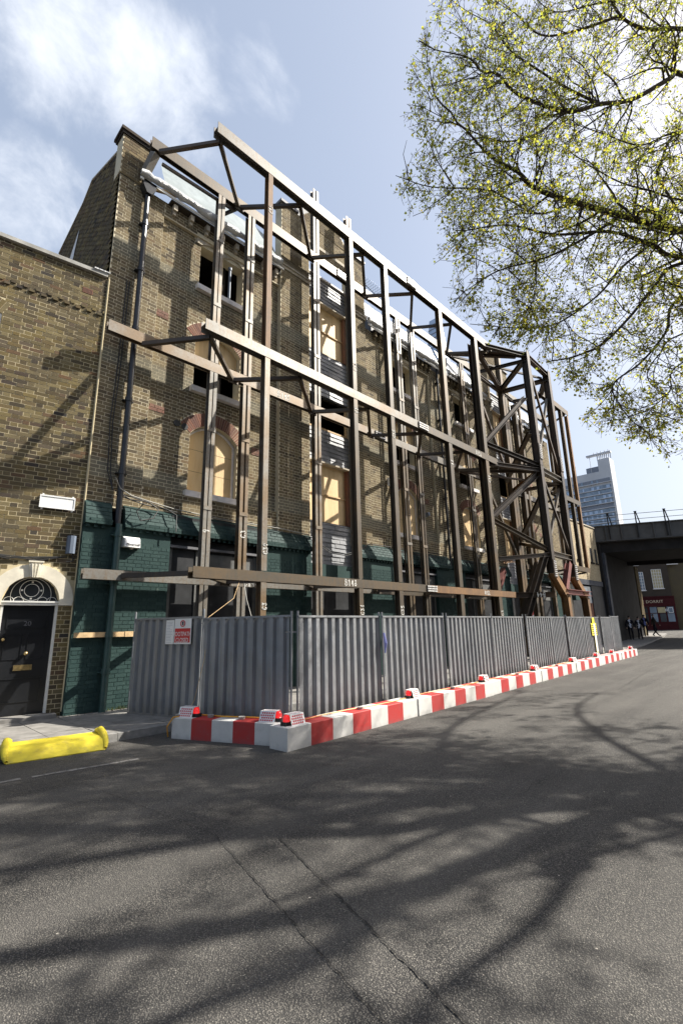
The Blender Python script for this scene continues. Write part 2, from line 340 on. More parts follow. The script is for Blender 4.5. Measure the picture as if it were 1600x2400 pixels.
STROKES = {'B': [[(0, 0), (0, 1), (.5, .95), (.6, .75), (.4, .55), (0, .5)], [(.4, .55), (.7, .4), (.65, .1), (.3, 0), (0, 0)]], 'C': [[(.65, .85), (.4, 1), (.1, .85), (0, .5), (.1, .12), (.4, 0), (.65, .15)]],
 '1': [[(.1, .75), (.35, 1), (.35, 0)]], '2': [[(.05, .8), (.3, 1), (.6, .8), (.5, .5), (0, 0), (.65, .02)]], '3': [[(.05, .95), (.6, .97), (.3, .58), (.6, .4), (.55, .08), (.25, 0), (0, .12)]], '4': [[(.45, 0), (.45, 1), (0, .35), (.65, .35)]],
 '5': [[(.6, 1), (.1, 1), (.08, .55), (.5, .58), (.65, .3), (.5, .03), (.05, .03)]], '6': [[(.5, 1), (.15, .65), (.02, .25), (.3, 0), (.6, .2), (.45, .48), (.08, .38)]], '8': [[(.3, .52), (.05, .75), (.3, 1), (.55, .77), (.3, .52), (.02, .25), (.3, 0), (.62, .25), (.3, .52)]],
 '9': [[(.55, .6), (.25, .5), (.05, .75), (.3, 1), (.57, .8), (.5, .35), (.35, 0)]], '0': [[(.3, 0), (.02, .4), (.1, .85), (.35, 1), (.6, .7), (.55, .2), (.3, 0)]]}
def marks(txt, x, z, h, yf, parent, flip=False, vertical=False, wd=.022):
    """hand painted marks on a plane facing -y"""
    b = MB(); rr = random.Random(hash(txt) % 1000 + int(x*10))
    for k, ch in enumerate(txt):
        for st in STROKES.get(ch, []):
            P2 = []
            for (a, c) in st:
                a = a*.62*h; c = c*h
                if flip: a, c = -a, h-c
                if vertical: gx, gz = x-c, z+k*h*.75+a      # letters climbing the column, lying on their side
                else: gx, gz = x+(k*h*.72)*(-1 if flip else 1)+a, z+c
                P2.append((gx+rr.uniform(-.006, .006), gz+rr.uniform(-.006, .006)))
            for (x0, z0), (x1, z1) in zip(P2, P2[1:]):
                dx, dz = x1-x0, z1-z0; l = math.hypot(dx, dz) or 1; nx, nz = -dz/l*wd/2, dx/l*wd/2; ex, ez = dx/l*wd*.4, dz/l*wd*.4
                b.add([(x0+nx-ex, yf, z0+nz-ez), (x1+nx+ex, yf, z1+nz+ez), (x1-nx+ex, yf, z1-nz+ez), (x0-nx-ex, yf, z0-nz-ez)], [(0, 3, 2, 1)])
    return b.build('painted_mark', 'paint_mark', parent)
# ------------------------------------------------------------------ bricks
BH, BL, BW, JT = .075, .215, .1025, .012
class Opening:
    """opening from x0..x1, sill z0, spring z1, rise of a segmental head (0 = flat); ring = depth of brick arch kept clear of coursed brick"""
    def __init__(s, x0, x1, z0, z1, rise=0, ring=0, semi=False):
        s.x0, s.x1, s.z0, s.z1, s.rise, s.ring = x0, x1, z0, z1, rise, ring; s.cx = (x0+x1)/2; hw = (x1-x0)/2
        if rise > 0: s.r = (hw*hw+rise*rise)/(2*rise); s.cz = z1+rise-s.r; s.half = math.asin(min(1, hw/s.r)) if s.r >= hw else math.pi/2
    def top(s, x):
        if s.rise <= 0: return s.z1
        return s.cz+math.sqrt(max(0, s.r**2-(x-s.cx)**2))
    def blocked(s, z):
        """x interval without coursed brick at height z"""
        if z < s.z0: return None
        if z <= s.z1: return (s.x0, s.x1)
        if s.rise <= 0: return None
        rr = s.r+s.ring; dz = z-s.cz
        if dz >= rr: return None
        hw = math.sqrt(rr*rr-dz*dz)
        lim = (z-s.cz)*math.tan(s.half) if s.half < 1.5 else 1e9   # skewback edge
        return (s.cx-min(hw, max(lim, 0)), s.cx+min(hw, max(lim, 0)))
def setbrick(h, l, w_):
    global BH, BL, BW
    BH, BL, BW = h, l, w_
def brick_faces(regions, openings, seed=1, j=.0028, zoff=0.0):
    """returns list of (x0,x1,z0,z1,y) of brick fronts"""
    rr = random.Random(seed); outl = []
    for (X0, X1, Z0, Z1, Y) in regions:
        k0 = int(math.floor((Z0-zoff)/BH)); k = k0
        while zoff+k*BH < Z1-.012:
            za = max(Z0, zoff+k*BH)+JT/2; zb = min(Z1, zoff+(k+1)*BH)-JT/2; zc = (za+zb)/2
            if zb-za < .02: k += 1; continue
            blk = [o.blocked(zc) for o in openings if o.blocked(zc)]
            per = BL+BW+2*JT; x = X0-(per/2 if k % 2 else 0)-.03; st = True
            while x < X1:
                L_ = BL if st else BW; segs = [(max(x, X0+JT/2), min(x+L_, X1-JT/2))]
                for (ba, bb) in blk:
                    ns = []
                    for (sa, sb) in segs:
                        if sb <= ba or sa >= bb: ns.append((sa, sb))
                        else:
                            if sa < ba: ns.append((sa, ba))
                            if sb > bb: ns.append((bb, sb))
                    segs = ns
                for (sa, sb) in segs:
                    if sb-sa > .025: outl.append((sa, sb, za+rr.uniform(-.0015, .0015), zb+rr.uniform(-.0015, .0015), Y-rr.uniform(0, j)))
                x += L_+JT; st = not st
            k += 1
    return outl
def bricks_mesh(faces, deep=.016):
    b = MB()
    for (x0, x1, z0, z1, y) in faces:
        y1 = y+deep; b.add([(x0, y, z0), (x1, y, z0), (x1, y, z1), (x0, y, z1), (x0, y1, z0), (x1, y1, z0), (x1, y1, z1), (x0, y1, z1)],
                           [(0, 1, 2, 3), (0, 4, 5, 1), (1, 5, 6, 2), (2, 6, 7, 3), (3, 7, 4, 0)])
    return b
_bm = {}
def single_bricks(faces, mat, parent, name='brick'):
    """each brick an object, sharing one mesh per size"""
    for (x0, x1, z0, z1, y) in faces:
        key = (round(x1-x0, 2), mat, name, BH)
        if key not in _bm:
            w = x1-x0; b = MB(); b.box(-w/2, w/2, 0, .02, -(BH-JT)/2, (BH-JT)/2); o = b.build(name, mat); _bm[key] = o.data; bpy.data.objects.remove(o)
        o = bpy.data.objects.new(name, _bm[key]); COL.objects.link(o); o.parent = parent; o.location = ((x0+x1)/2, y, (z0+z1)/2)
def wall_slab(regions, openings, thick, yoff=.0012):
    """backing (mortar) slab with real holes; reveals come from its thickness"""
    b = MB()
    for (X0, X1, Z0, Z1, Y) in regions:
        xs = {X0, X1}
        for o in openings:
            if o.x1 <= X0 or o.x0 >= X1 or o.z0 >= Z1 or (o.z1+o.rise) <= Z0: continue
            n = 10 if o.rise > 0 else 1
            for i in range(n+1): xs.add(min(X1, max(X0, o.x0+(o.x1-o.x0)*i/n)))
        xs = sorted(xs)
        for xa, xb in zip(xs, xs[1:]):
            if xb-xa < 1e-4: continue
            xm = (xa+xb)/2; os_ = sorted([o for o in openings if o.x0 < xm < o.x1 and o.z0 < Z1 and o.z1+o.rise > Z0], key=lambda o: o.z0)
            la = lb = Z0
            for o in os_:
                if o.z0 > la: b.prism([(xa, la), (xb, lb), (xb, o.z0), (xa, o.z0)], Y+yoff, Y+thick)
                la, lb = min(Z1, o.top(xa)), min(Z1, o.top(xb))
            if la < Z1-1e-3 or lb < Z1-1e-3: b.prism([(xa, la), (xb, lb), (xb, Z1), (xa, Z1)], Y+yoff, Y+thick)
    return b
def arch_ring(o, depth, y, parent, mat, n, name='arch_brick', deep=.03, joint=.12):
    rows = [(o.r+.004, o.r+depth)]
    a0 = -o.half
    for (ra, rb) in rows:
        for i in range(n):
            t0 = a0+2*o.half*(i+joint/2)/n; t1 = a0+2*o.half*(i+1-joint/2)/n
            poly = [(o.cx+ra*math.sin(t0), o.cz+ra*math.cos(t0)), (o.cx+ra*math.sin(t1), o.cz+ra*math.cos(t1)), (o.cx+rb*math.sin(t1), o.cz+rb*math.cos(t1)), (o.cx+rb*math.sin(t0), o.cz+rb*math.cos(t0))]
            MB().prism(poly, y-.004, y+deep).build(name, mat, parent)
# ================================================================== GROUND
def gz(x, y):
    t = (x*.72+y*.69-27)/(60-27); t = min(1, max(0, t)); return .6*t*t*(3-2*t)
def sheet(name, xs, ys, dz, mat, jitter=0):
    b = MB(); n = len(ys)
    b.v = [(x, y, gz(x, y)+dz) for x in xs for y in ys]
    for i in range(len(xs)-1):
        for j in range(n-1): b.f.append((i*n+j, (i+1)*n+j, (i+1)*n+j+1, i*n+j+1)); b.m.append(0); b.r.append(0)
    return b.build(name, mat)
xs_ = [-600, -200, -60, -20, -5, 0, 5, 10, 15, 20]+list(range(22, 100, 2))+[120, 200, 400, 900]
struct(sheet('road', xs_, [-600, -200, -60, -20, -10, -5, 0, 3, 6, 8.25, 10, 12, 16, 20, 30, 60, 200, 900], 0, 'asphalt'))
# saw-cut joints and cracks near the camera
b = MB()
def crackline(b, pts, wd, z=.008, wob=.006):
    P = []
    for (x0, y0), (x1, y1) in zip(pts, pts[1:]):
        n = max(2, int(math.hypot(x1-x0, y1-y0)/.04))
        P += [(x0+(x1-x0)*i/n+R.uniform(-wob, wob), y0+(y1-y0)*i/n+R.uniform(-wob, wob)) for i in range(n)]
    for (a, c), (d, e) in zip(P, P[1:]):
        l = math.hypot(d-a, e-c) or 1; k = wd*R.uniform(.3, 1.1)/2; nx, ny = -(e-c)/l*k, (d-a)/l*k
        b.add([(a+nx, c+ny, z), (a-nx, c-ny, z), (d-nx, e-ny, z), (d+nx, e+ny, z)], [(0, 1, 2, 3)])
crackline(b, [(2.46, 3.96), (1.95, 1.83), (1.4, -.6)], .010); crackline(b, [(2.80, 3.55), (2.16, 1.42), (1.7, -.7)], .012)
crackline(b, [(2.2, 6.3), (2.46, 3.96)], .006); crackline(b, [(4.4, 5.0), (5.6, 2.6), (5.0, .6)], .007, wob=.02); crackline(b, [(9.0, 5.2), (14, 4.0), (22, 4.8), (30, 5.0)], .012, wob=.03); crackline(b, [(3.9, 7.6), (4.05, 5.2), (4.9, 4.4)], .006)
struct(b.build('road_joints', 'crack'))
b = MB()
for x0 in np.arange(-1.5, 3.0, .12):
    if R.random() < .85: b.add([(x0, 7.22-.16*(x0-1)+R.uniform(-.01, .01), .0045), (x0+.13, 7.20-.16*(x0-1), .0045), (x0+.13, 7.28-.16*(x0-1)+R.uniform(-.02, .02), .0045), (x0, 7.29-.16*(x0-1), .0045)], [(0, 1, 2, 3)])
struct(b.build('worn_road_line', 'line'))
# pavement : base, slabs, kerb stones
KY = 8.27
pv = struct(MB().box(-8, 3.6, KY+.15, 13, -.3, .105).build('pavement', 'dirt'))
MB().box(3.6, 29.5, KY+.15, 10.9, -.3, .105).build('paving_base', 'paving', pv)
cnt = 0
x = -.4
for i in range(9):
    w_ = .62 if i % 3 else .5
    y = KY+.155; rowj = 0
    while y < 11.2:
        d_ = [.6, .75, .6, .7][(rowj+i) % 4]; y1 = min(y+d_, 11.2)
        MB().box(x+.004, x+w_-.004, y+.004, y1-.004, .08, .12+R.uniform(-.003, .003)).build('paving_slab', 'paving', pv); y = y1; rowj += 1
    x += w_+.002
kx = -1.2
while kx < 9: MB().box(kx+.003, kx+.897, KY, KY+.15, -.1, .122+R.uniform(-.003, .003)).build('kerb_stone', 'kerb', pv); kx += .9
MB().box(9, 29.5, KY, KY+.15, -.1, .12).build('kerb_run', 'kerb', pv)
# far pavement beyond the barriers, along the abutment
b = MB(); P_ = []
fx = [29.5, 33, 37, 40, 43, 46, 50, 54]; kyy = [8.3, 8.5, 8.7, 9.0, 9.3, 9.6, 10.0, 10.6]
for X_, K_ in zip(fx, kyy): P_ += [(X_, K_, gz(X_, K_)-.2), (X_, K_, gz(X_, K_)+.12), (X_, 14, gz(X_, 14)+.12)]
b.v = P_
for i in range(len(fx)-1):
    for a in (0, 1): b.f.append((i*3+a, i*3+3+a, i*3+4+a, i*3+1+a)); b.m.append(0); b.r.append(0)
struct(b.build('far_pavement', 'paving'))
# grit and weeds along the wall foot
b = MB()
for _ in range(160):
    q = R.random(); x = R.uniform(1.5, 4.4) if q < .7 else R.uniform(1.8, 2.8); y = 10.78+R.gauss(0, .05)-(.1 if x > 3 else -.05); r = R.uniform(.006, .02)
    b.add([(x-r, y, .121), (x+r, y, .121), (x, y-r, .121), (x, y+r, .121), (x, y, .121+r)], [(0, 2, 4), (2, 1, 4), (1, 3, 4), (3, 0, 4)])
o = b.build('grit', 'dirt'); tag(o, 'dark grit and litter along the foot of the walls', 'grit'); o['kind'] = 'stuff'
b = MB()
for _ in range(60):
    x = R.gauss(4.25, .12); y = 10.68; a = R.uniform(0, 6.28); h = R.uniform(.03, .1); dx, dy = math.cos(a)*h*.7, -abs(math.sin(a))*h*.7
    b.add([(x-.008, y, .12), (x+.008, y, .12), (x+dx, y+dy, .12+h)], [(0, 1, 2)])
tag(b.build('weed', 'weed'), 'small green weed at the foot of the downpipe on the green wall', 'weed')
# ================================================================== MAIN BUILDING (local x = world x, local y = world y - 10.85)
YF = 10.85
mb_ = thing('brick_warehouse', 'tall yellow brick facade with green painted ground floor, held up behind the steel frame', 'building', (0, YF, 0))
WX = [5.58, 14.3, 19.2, 25.9]
ops = []; W1 = []; W2 = []; W3 = []
for x0 in WX:
    x1 = x0+1.45
    a = Opening(x0, x1, 5.13, 6.72, .36, .38); c = Opening(x0, x1, 8.05, 9.5, .36, .38); d = Opening(x0, x1, 11.2, 12.58, 0)
    W1.append(a); W2.append(c); W3.append(d); ops += [a, c, d]
LIN = [Opening(x0-.18, x0+1.45+.1, 12.58, 12.86, 0) for x0 in WX]   # lintel stones (no coursed brick there)
SILLS = [Opening(o.x0-.1, o.x1+.08, o.z0-.17, o.z0, 0) for o in ops]
bays = [(9.65, 11.68), (22.95, 24.45)]
gapso = [Opening(9.8, 11.6, 14.25, 15.3, 0), Opening(23.1, 24.3, 14.25, 15.3, 0)]
ZB, ZT = 4.38, 13.2
def pier(x0, x1, y, zt=ZT, zb=ZB): return (x0, x1, zb, zt, y)
reg = [pier(3.2, 4.41, 0), (4.41, 8.4, ZB, 5.0, 0), (4.41, 8.4, 5.0, 12.75, .09), (4.41, 8.4, 12.75, ZT, 0),
       (8.4, 9.65, ZB, 16.1, -.06), (11.68, 12.6, ZB, 16.1, -.06), (9.65, 11.68, 15.42, 16.1, -.02),
       pier(12.6, 13.5, 0), (13.5, 16.95, ZB, 5.0, 0), (13.5, 16.95, 5.0, 12.75, .09), (13.5, 16.95, 12.75, ZT, 0), pier(16.95, 18.15, 0),
       (18.15, 22.0, ZB, 5.0, 0), (18.15, 22.0, 5.0, 12.75, .09), (18.15, 22.0, 12.75, ZT, 0),
       (22.0, 22.95, ZB, 16.1, -.06), (24.45, 25.3, ZB, 16.1, -.06), (22.95, 24.45, 15.42, 16.1, -.02),
       (25.3, 29.3, ZB, 5.0, 0), (25.3, 29.3, 5.0, 12.75, .09), (25.3, 29.3, 12.75, ZT, 0), pier(29.3, 30.6, 0)]
setbrick(.090, .255, .122)
allb = brick_faces(reg, ops+LIN+SILLS+gapso, 3)
allb.sort(key=lambda f: (f[0]-0)**2+(f[2]-1.7)**2)
single_bricks(allb[:180], 'brick_tan', mb_)
bricks_mesh(allb[180:]).build('brickwork', 'brick_tan', mb_, kind='stuff')
wall_slab(reg, ops+gapso, .34).build('wall', 'mortar_new', mb_)
# red patches around arches; voussoirs
for k, (a, c) in enumerate(zip(W1, W2)):
    for o in (a, c):
        arch_ring(o, .36, .085, mb_, 'brick_red', 30 if k < 2 else 14, joint=.16)
b = MB()
for k, x0 in enumerate(WX):
    for (za, zb, xa, xb) in ((7.0, 7.22, x0-1.15, x0-.72), (9.68, 9.9, x0-1.15, x0-.8), (6.6, 6.85, x0+1.9, x0+2.2)):
        b.v, b.f, b.m, b.r = b.v, b.f, b.m, b.r
        for f in brick_faces([(xa, xb, za, zb, .083)], [], 5+k): 
            y1 = f[4]+.01; b.box(f[0], f[1], f[4]-.003, y1, f[2], f[3])
b.build('red_brick_repair', 'brick_red', mb_, kind='stuff')
# lintels, sills, boards, dark rooms
for k in range(4):
    x0 = WX[k]; x1 = x0+1.45
    pts = [(x0-.16, 12.58), (x0, 12.58)]+[(x0+1.45*t, 12.58+.13*math.sin(math.pi*((t*2) % 1.0001))) for t in np.linspace(0.02, .98, 17)]+[(x1, 12.58), (x1+.08, 12.58), (x1+.08, 12.86), (x0-.16, 12.86)]
    MB().prism(pts, .045, .22).build('lintel', 'stone', mb_)
    MB().box(x0+.69, x0+.76, .12, .2, 11.2, 12.6).build('mullion', 'brick_tan', mb_)
    for zz in (5.13, 8.05, 11.2):
        MB().box(x0-.1, x1+.08, -.05, .25, zz-.16, zz-.002).build('sill', 'sill', mb_)
    o = W1[k]; f = MB()
    P2 = [(x0, 5.13)]+[(x1, 5.13)]+[(x1-1.45*t, o.top(x1-1.45*t)) for t in np.linspace(0, 1, 13)]
    MB().prism(P2, .27, .29).build('plywood_board', 'ply', mb_)
    fr = MB()
    arcp = [(x0+.035, .25, 5.13), (x0+.035, .25, 6.7)]+[(x0+.035+1.38*t, .25, o.top(x0+1.45*t)-.04) for t in np.linspace(.05, .95, 9)]+[(x1-.035, .25, 6.7), (x1-.035, .25, 5.13)]
    for p, q in zip(arcp, arcp[1:]): fr.bar(p, q, .05, .05)
    fr.build('window_frame', 'sill', mb_)
    for q in (5.75, 6.35): MB().box(x0+.05, x1-.05, .267, .2695, q, q+.006).build('board_joint', 'crack', mb_)
    o = W2[k]; P2 = [(x0, 8.95), (x1, 8.95)]+[(x1-1.45*t, o.top(x1-1.45*t)) for t in np.linspace(0, 1, 13)]
    MB().prism(P2, .27, .29).build('plywood_board', 'ply', mb_)
# central slate-hung bays
for bi, (bx0, bx1) in enumerate(bays):
    for za, zb in ((3.625, 5.02), (7.052, 8.25), (9.45, 11.2), (13.152, 14.2)): MB().box(bx0, bx1, .14, .3, za, zb).build('bay_panel_backing', 'dark_shop', mb_)
    for (za, zb) in ((5.02, 7.0), (11.2, 13.1)):
        MB().box(bx0, bx1-.14, .24, .262, za, zb).build('plywood_board', 'ply', mb_)
        MB().box(bx0, bx1-.14, .20, .238, za+(zb-za)*.47, za+(zb-za)*.47+.045).build('batten', 'timber', mb_)
        MB().box(bx0, bx1, .02, .3, zb, zb+.05).build('lintel', 'stone', mb_)
        MB().box(bx1-.14, bx1-.04, .10, .26, za, zb).build('window_jamb', 'brick_red', mb_)
    MB().box(bx0, bx1-.12, .16, .22, 8.26, 8.32).build('timber_rail', 'timber', mb_)
    MB().box(bx1-.12, bx1-.04, .16, .22, 8.26, 9.4).build('timber_stud', 'timber', mb_)
    MB().box(bx0, bx1, .05, .3, 14.202, 14.26).build('cap_board', 'sill', mb_)
    tl = MB(); rr = random.Random(4)
    for (za, zb) in ((3.62, 5.0), (7.06, 8.22), (9.5, 11.16), (13.16, 14.18)):
        z = za; row = 0
        while z < zb-.03:
            zt = min(z+.148, zb); x = bx0+.005-(.21 if row % 2 else 0)
            while x < bx1-.01:
                xa, xb = max(x, bx0+.004), min(x+.42, bx1-.004)
                if xb-xa > .03:
                    y = .118+rr.uniform(-.006, .006); t = MB() if bi == 0 else tl
                    t.add([(xa+.002, y-.012, z), (xb-.002, y-.012, z), (xb-.002, y+.008, zt-.002), (xa+.002, y+.008, zt-.002), (xa+.002, y+.02, z), (xb-.002, y+.02, z), (xb-.002, y+.02, zt), (xa+.002, y+.02, zt)], [(0, 1, 2, 3), (0, 4, 5, 1), (1, 5, 6, 2), (3, 7, 4, 0), (2, 6, 7, 3)])
                    if bi == 0: t.build('slate', 'slate', mb_)
                x += .42
            z = zt; row += 1
    if bi: tl.build('slate_hanging', 'slate', mb_, kind='stuff')
# gable parapets
for gi, (gx0, gx1) in enumerate(((8.4, 12.6), (22.0, 25.3))):
    cx = (gx0+gx1)/2; hw = (gx1-gx0)/2
    MB().prism([(cx-hw*.62, 16.1), (cx+hw*.62, 16.1), (cx+.28, 17.15), (cx-.28, 17.15)], -.03, .32).build('gable_wall', 'mortar_new', mb_)
    f = []
    z = 16.1
    k = 0
    while z < 17.1:
        t = (z+.045-16.1)/1.05; h_ = hw*.62*(1-t)+.28*t; f += brick_faces([(cx-h_, cx+h_, z, z+BH, -.035)], [], 9+k, zoff=z); z += BH; k += 1
    bricks_mesh(f).build('gable_brickwork', 'brick_tan', mb_, kind='stuff')
    MB().box(gx0-.07, gx0+.72, -.13, .36, 16.102, 16.2).build('coping', 'lead', mb_); MB().box(gx1-.72, gx1+.07, -.13, .36, 16.102, 16.2).build('coping', 'lead', mb_)
    for s_ in (-1, 1): MB().bar((cx+s_*(hw*.62+.06), .14, 16.15), (cx+s_*.25, .14, 17.22), .46, .07, up=(0, 1, 0)).build('coping', 'roof_slate', mb_)
    MB().box(cx-.32, cx+.32, -.1, .38, 17.152, 17.24).build('coping', 'roof_slate', mb_)
    for (pa, pb) in ((gx0, bays[gi][0]), (bays[gi][1], gx1)):
        MB().box(pa-.06, pb+.04, -.14, 0, 13.55, 13.62).box(pa-.03, pb+.02, -.10, 0, 13.45, 13.548).build('string_course', 'stone', mb_)
        rf = []
        # return faces of the piers above the roof line
    MB().box(bays[gi][0]-.05, bays[gi][1]+.05, -.05, .3, 15.302, 15.42).build('lintel', 'stone', mb_)
# corbels and gutter
for (xa, xb) in ((4.5, 8.3), (13.0, 17.0), (18.3, 21.9), (25.4, 29.2)):
    b = MB(); x = xa+.1; 
    while x < xb: b.box(x, x+.11, -.16, 0, 12.98, 13.16).box(x+.01, x+.10, -.09, 0, 12.88, 12.978); x += .29 if xa > 12.9 else .5
    b.build('corbel', 'brick_tan' if xa > 5 else 'stone', mb_, kind='stuff')
    MB().box(xa, xb, -.2, 0, 13.162, 13.21).build('cornice', 'brick_dark', mb_)
def sag(x): return .02*math.sin(x*3.1)+.015*math.sin(x*7.7)
for (xa, xb) in ((3.62, 8.38), (12.6, 18.0), (18.3, 21.95), (25.3, 30.4)):
    MB().box(xa, xb, -.25, -.215, 13.2, 13.27).build('fascia_board', 'white', mb_)
    pts = [(x, -.27+R.uniform(-.02, .02), 13.40+sag(x)) for x in np.arange(xa, xb, .16)]
    MB().tube(pts, [.10+R.uniform(-.03, .03) for _ in pts], 9).build('polythene_wrapped_gutter', 'plastic', mb_, smooth=True)
    b = MB(); xs2 = np.arange(xa+(.75 if xa < 4 else 0), xb+.01, .3); rows = [(-.2, 13.42), (-.08, 13.66), (.08, 14.0), (.25, 14.4), (.42, 14.85)]
    top = lambda x: 1.0 if xa > 5 or x < 7 else .8
    for i in range(len(xs2)):
        for (yy, zz) in rows: b.v.append((xs2[i], yy+R.uniform(-.02, .02), zz+R.uniform(-.03, .03)))
    for i in range(len(xs2)-1):
        for j in range(4): b.f.append((i*5+j, i*5+5+j, i*5+6+j, i*5+1+j)); b.m.append(0); b.r.append(.3)
    b.build('roof_sheeting', 'plastic' if 12 < xa < 13 else 'sheet_roof', mb_, smooth=True)
# crumpled plastic bundle on gutter, dark dormer cheeks
def crumple(cx, cy, cz, r, name, mat, parent, n=11, sc=(1, 1, 1)):
    b = MB(); rr = random.Random(int(cx*10))
    for i in range(n+1):
        for j in range(n):
            th = math.pi*i/n; ph = 2*math.pi*j/n; q = r*rr.uniform(.7, 1.2); b.v.append((cx+q*math.sin(th)*math.cos(ph)*sc[0], cy+q*math.sin(th)*math.sin(ph)*sc[1], cz+q*math.cos(th)*sc[2]))
    for i in range(n):
        for j in range(n): b.f.append((i*n+j, i*n+(j+1) % n, (i+1)*n+(j+1) % n, (i+1)*n+j)); b.m.append(0); b.r.append(.5)
    return b.build(name, mat, parent)
crumple(17.75, -.3, 13.62, .34, 'torn_polythene', 'plastic', mb_, sc=(.8, .6, 1.2))
crumple(25.3, -.3, 13.3, .3, 'torn_polythene', 'plastic', mb_, sc=(.7, .6, 1.5))
crumple(26.0, -.3, 12.9, .25, 'torn_polythene', 'plastic', mb_, sc=(.7, .6, 1.5))
# body behind the facade: party walls, floors, back wall, roof, added to keep openings dark
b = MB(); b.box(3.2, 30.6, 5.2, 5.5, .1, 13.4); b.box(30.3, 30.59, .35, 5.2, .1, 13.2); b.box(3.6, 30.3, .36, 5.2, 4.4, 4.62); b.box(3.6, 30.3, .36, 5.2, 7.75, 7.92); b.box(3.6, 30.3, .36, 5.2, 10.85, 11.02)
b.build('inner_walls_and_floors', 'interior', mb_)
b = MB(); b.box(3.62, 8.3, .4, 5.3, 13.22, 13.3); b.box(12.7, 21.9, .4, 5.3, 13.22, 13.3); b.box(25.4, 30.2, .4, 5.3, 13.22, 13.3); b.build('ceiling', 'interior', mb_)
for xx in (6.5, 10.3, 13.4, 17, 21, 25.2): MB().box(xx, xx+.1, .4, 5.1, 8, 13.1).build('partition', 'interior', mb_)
# roof timbers poking up and old chimney at back
MB().bar((4.0, .6, 13.9), (4.9, .3, 14.0), .08, .1).build('roof_timber', 'timber', mb_)
# chimney on the left corner and gable party wall seen edge on
gp = [(0.02, 4.0), (0.02, 14.0), (.37, 14.16), (2.47, 14.93), (3.17, 14.61), (5.46, 14.24), (5.46, 4.0)]
b = MB(); n = len(gp); xa, xb = 3.2, 3.56
b.add([(xa, y, z) for y, z in gp]+[(xb, y, z) for y, z in gp], [tuple(reversed(range(n))), tuple(range(n, 2*n))]+[(i, (i+1) % n, n+(i+1) % n, n+i) for i in range(n)])
b.build('party_wall', 'brick_dark', mb_)
MB().box(3.17, 3.84, -.04, .38, 13.25, 14.45).build('chimney', 'mortar_new', mb_)
f = brick_faces([(3.17, 3.84, 13.25, 14.45, -.05)], [], 12); bricks_mesh(f).build('chimney_brickwork', 'brick_tan', mb_, kind='stuff')
MB().box(3.13, 3.88, -.09, .42, 14.452, 14.53).box(3.09, 3.92, -.13, .46, 14.532, 14.62).build('chimney_cap', 'brick_dark', mb_)
b = MB(); rr = random.Random(2)
for y0 in np.arange(.1, 5.3, .235):
    for z0 in np.arange(10.2, 14.9, .075):
        zt = np.interp(y0, [p[0] for p in gp[1:6]], [p[1] for p in gp[1:6]]) if y0 > .02 else 14
        if z0+.07 < zt: yy = y0+(.11 if int(z0/.075) % 2 else 0); b.box(3.188-rr.uniform(0, .006), 3.2, yy, yy+.2, z0, z0+.063)
b.build('party_brickwork', 'brick_old', mb_, kind='stuff')
b = MB()
for (ya, za), (yb_, zb_) in zip(gp[2:5], gp[3:6]): b.bar((3.37, ya, za+.03), (3.37, yb_, zb_+.03), .42, .05)
b.build('party_coping', 'stone', mb_)
# roof window flash of polythene on the gable skyline
MB().add([(3.17, 3.2, 13.7), (3.17, 3.95, 13.0), (3.17, 4.1, 12.2), (3.17, 3.7, 12.2)], [(0, 1, 2, 3)]).build('loose_polythene', 'plastic', mb_)
# ---- ground floor
GW = [(3.2, 5.13), (7.7, 9.62), (11.72, 14.1), (16.4, 18.6), (21.5, 22.9), (24.5, 25.6), (28.2, 30.6)]
GD = [(5.13, 7.7), (14.1, 16.4), (18.6, 21.5), (25.6, 28.2)]
gy = -.14
greg = [(a, c, .12, 3.86, gy) for a, c in GW]
setbrick(.083, .238, .114)
gb = brick_faces([(a, c, .12, 3.62, gy) for a, c in GW], [], 6); gb.sort(key=lambda f: f[0])
nearg = [f for f in gb if f[0] < 5.2 and f[2] > 2.9 and f[2] < 3.7]
ids = set(map(id, nearg[:100]))
single_bricks(nearg[:100], 'green', mb_)
bricks_mesh([f for f in gb if id(f) not in ids], .02).build('green_brickwork', 'green', mb_, kind='stuff')
for a, c in GW: wall_slab([(a, c, .1, 3.92, gy)], [], .13, .004).build('green_wall', 'green', mb_)
MB().box(3.2, 9.62, gy-.03, gy+.01, .12, 1.12).build('plinth', 'green', mb_) if False else None
for a, c in GD:
    MB().box(a, c, .02, .06, .1, 4.0).build('shopfront_boarding', 'dark_shop', mb_)
    MB().box(a, c, -.1, .02, 3.62, 3.68).build('shopfront_rail', 'lead', mb_)
    MB().box(a+.01, a+.12, -.02, .019, .1, 3.6).box(a+.75, a+.80, -.01, .019, .1, 3.6).box(c-.1, c-.01, -.02, .019, .1, 3.6).build('shopfront_mullion', 'grey_panel', mb_)
    MB().box(a+.81, c-.11, -.004, .018, 2.9, 3.55).build('fanlight_panel', 'grey_panel', mb_)
    MB().box(a, c, -.14, .3, 3.86, 4.39).build('shopfront_beam', 'dark_shop', mb_)
for a, c in bays:
    MB().box(a, c, .02, .3, 3.2, 3.62).build('stone_band', 'green', mb_); MB().box(a, c, .06, .3, .1, 3.2).build('bay_boarding', 'dark_shop', mb_)
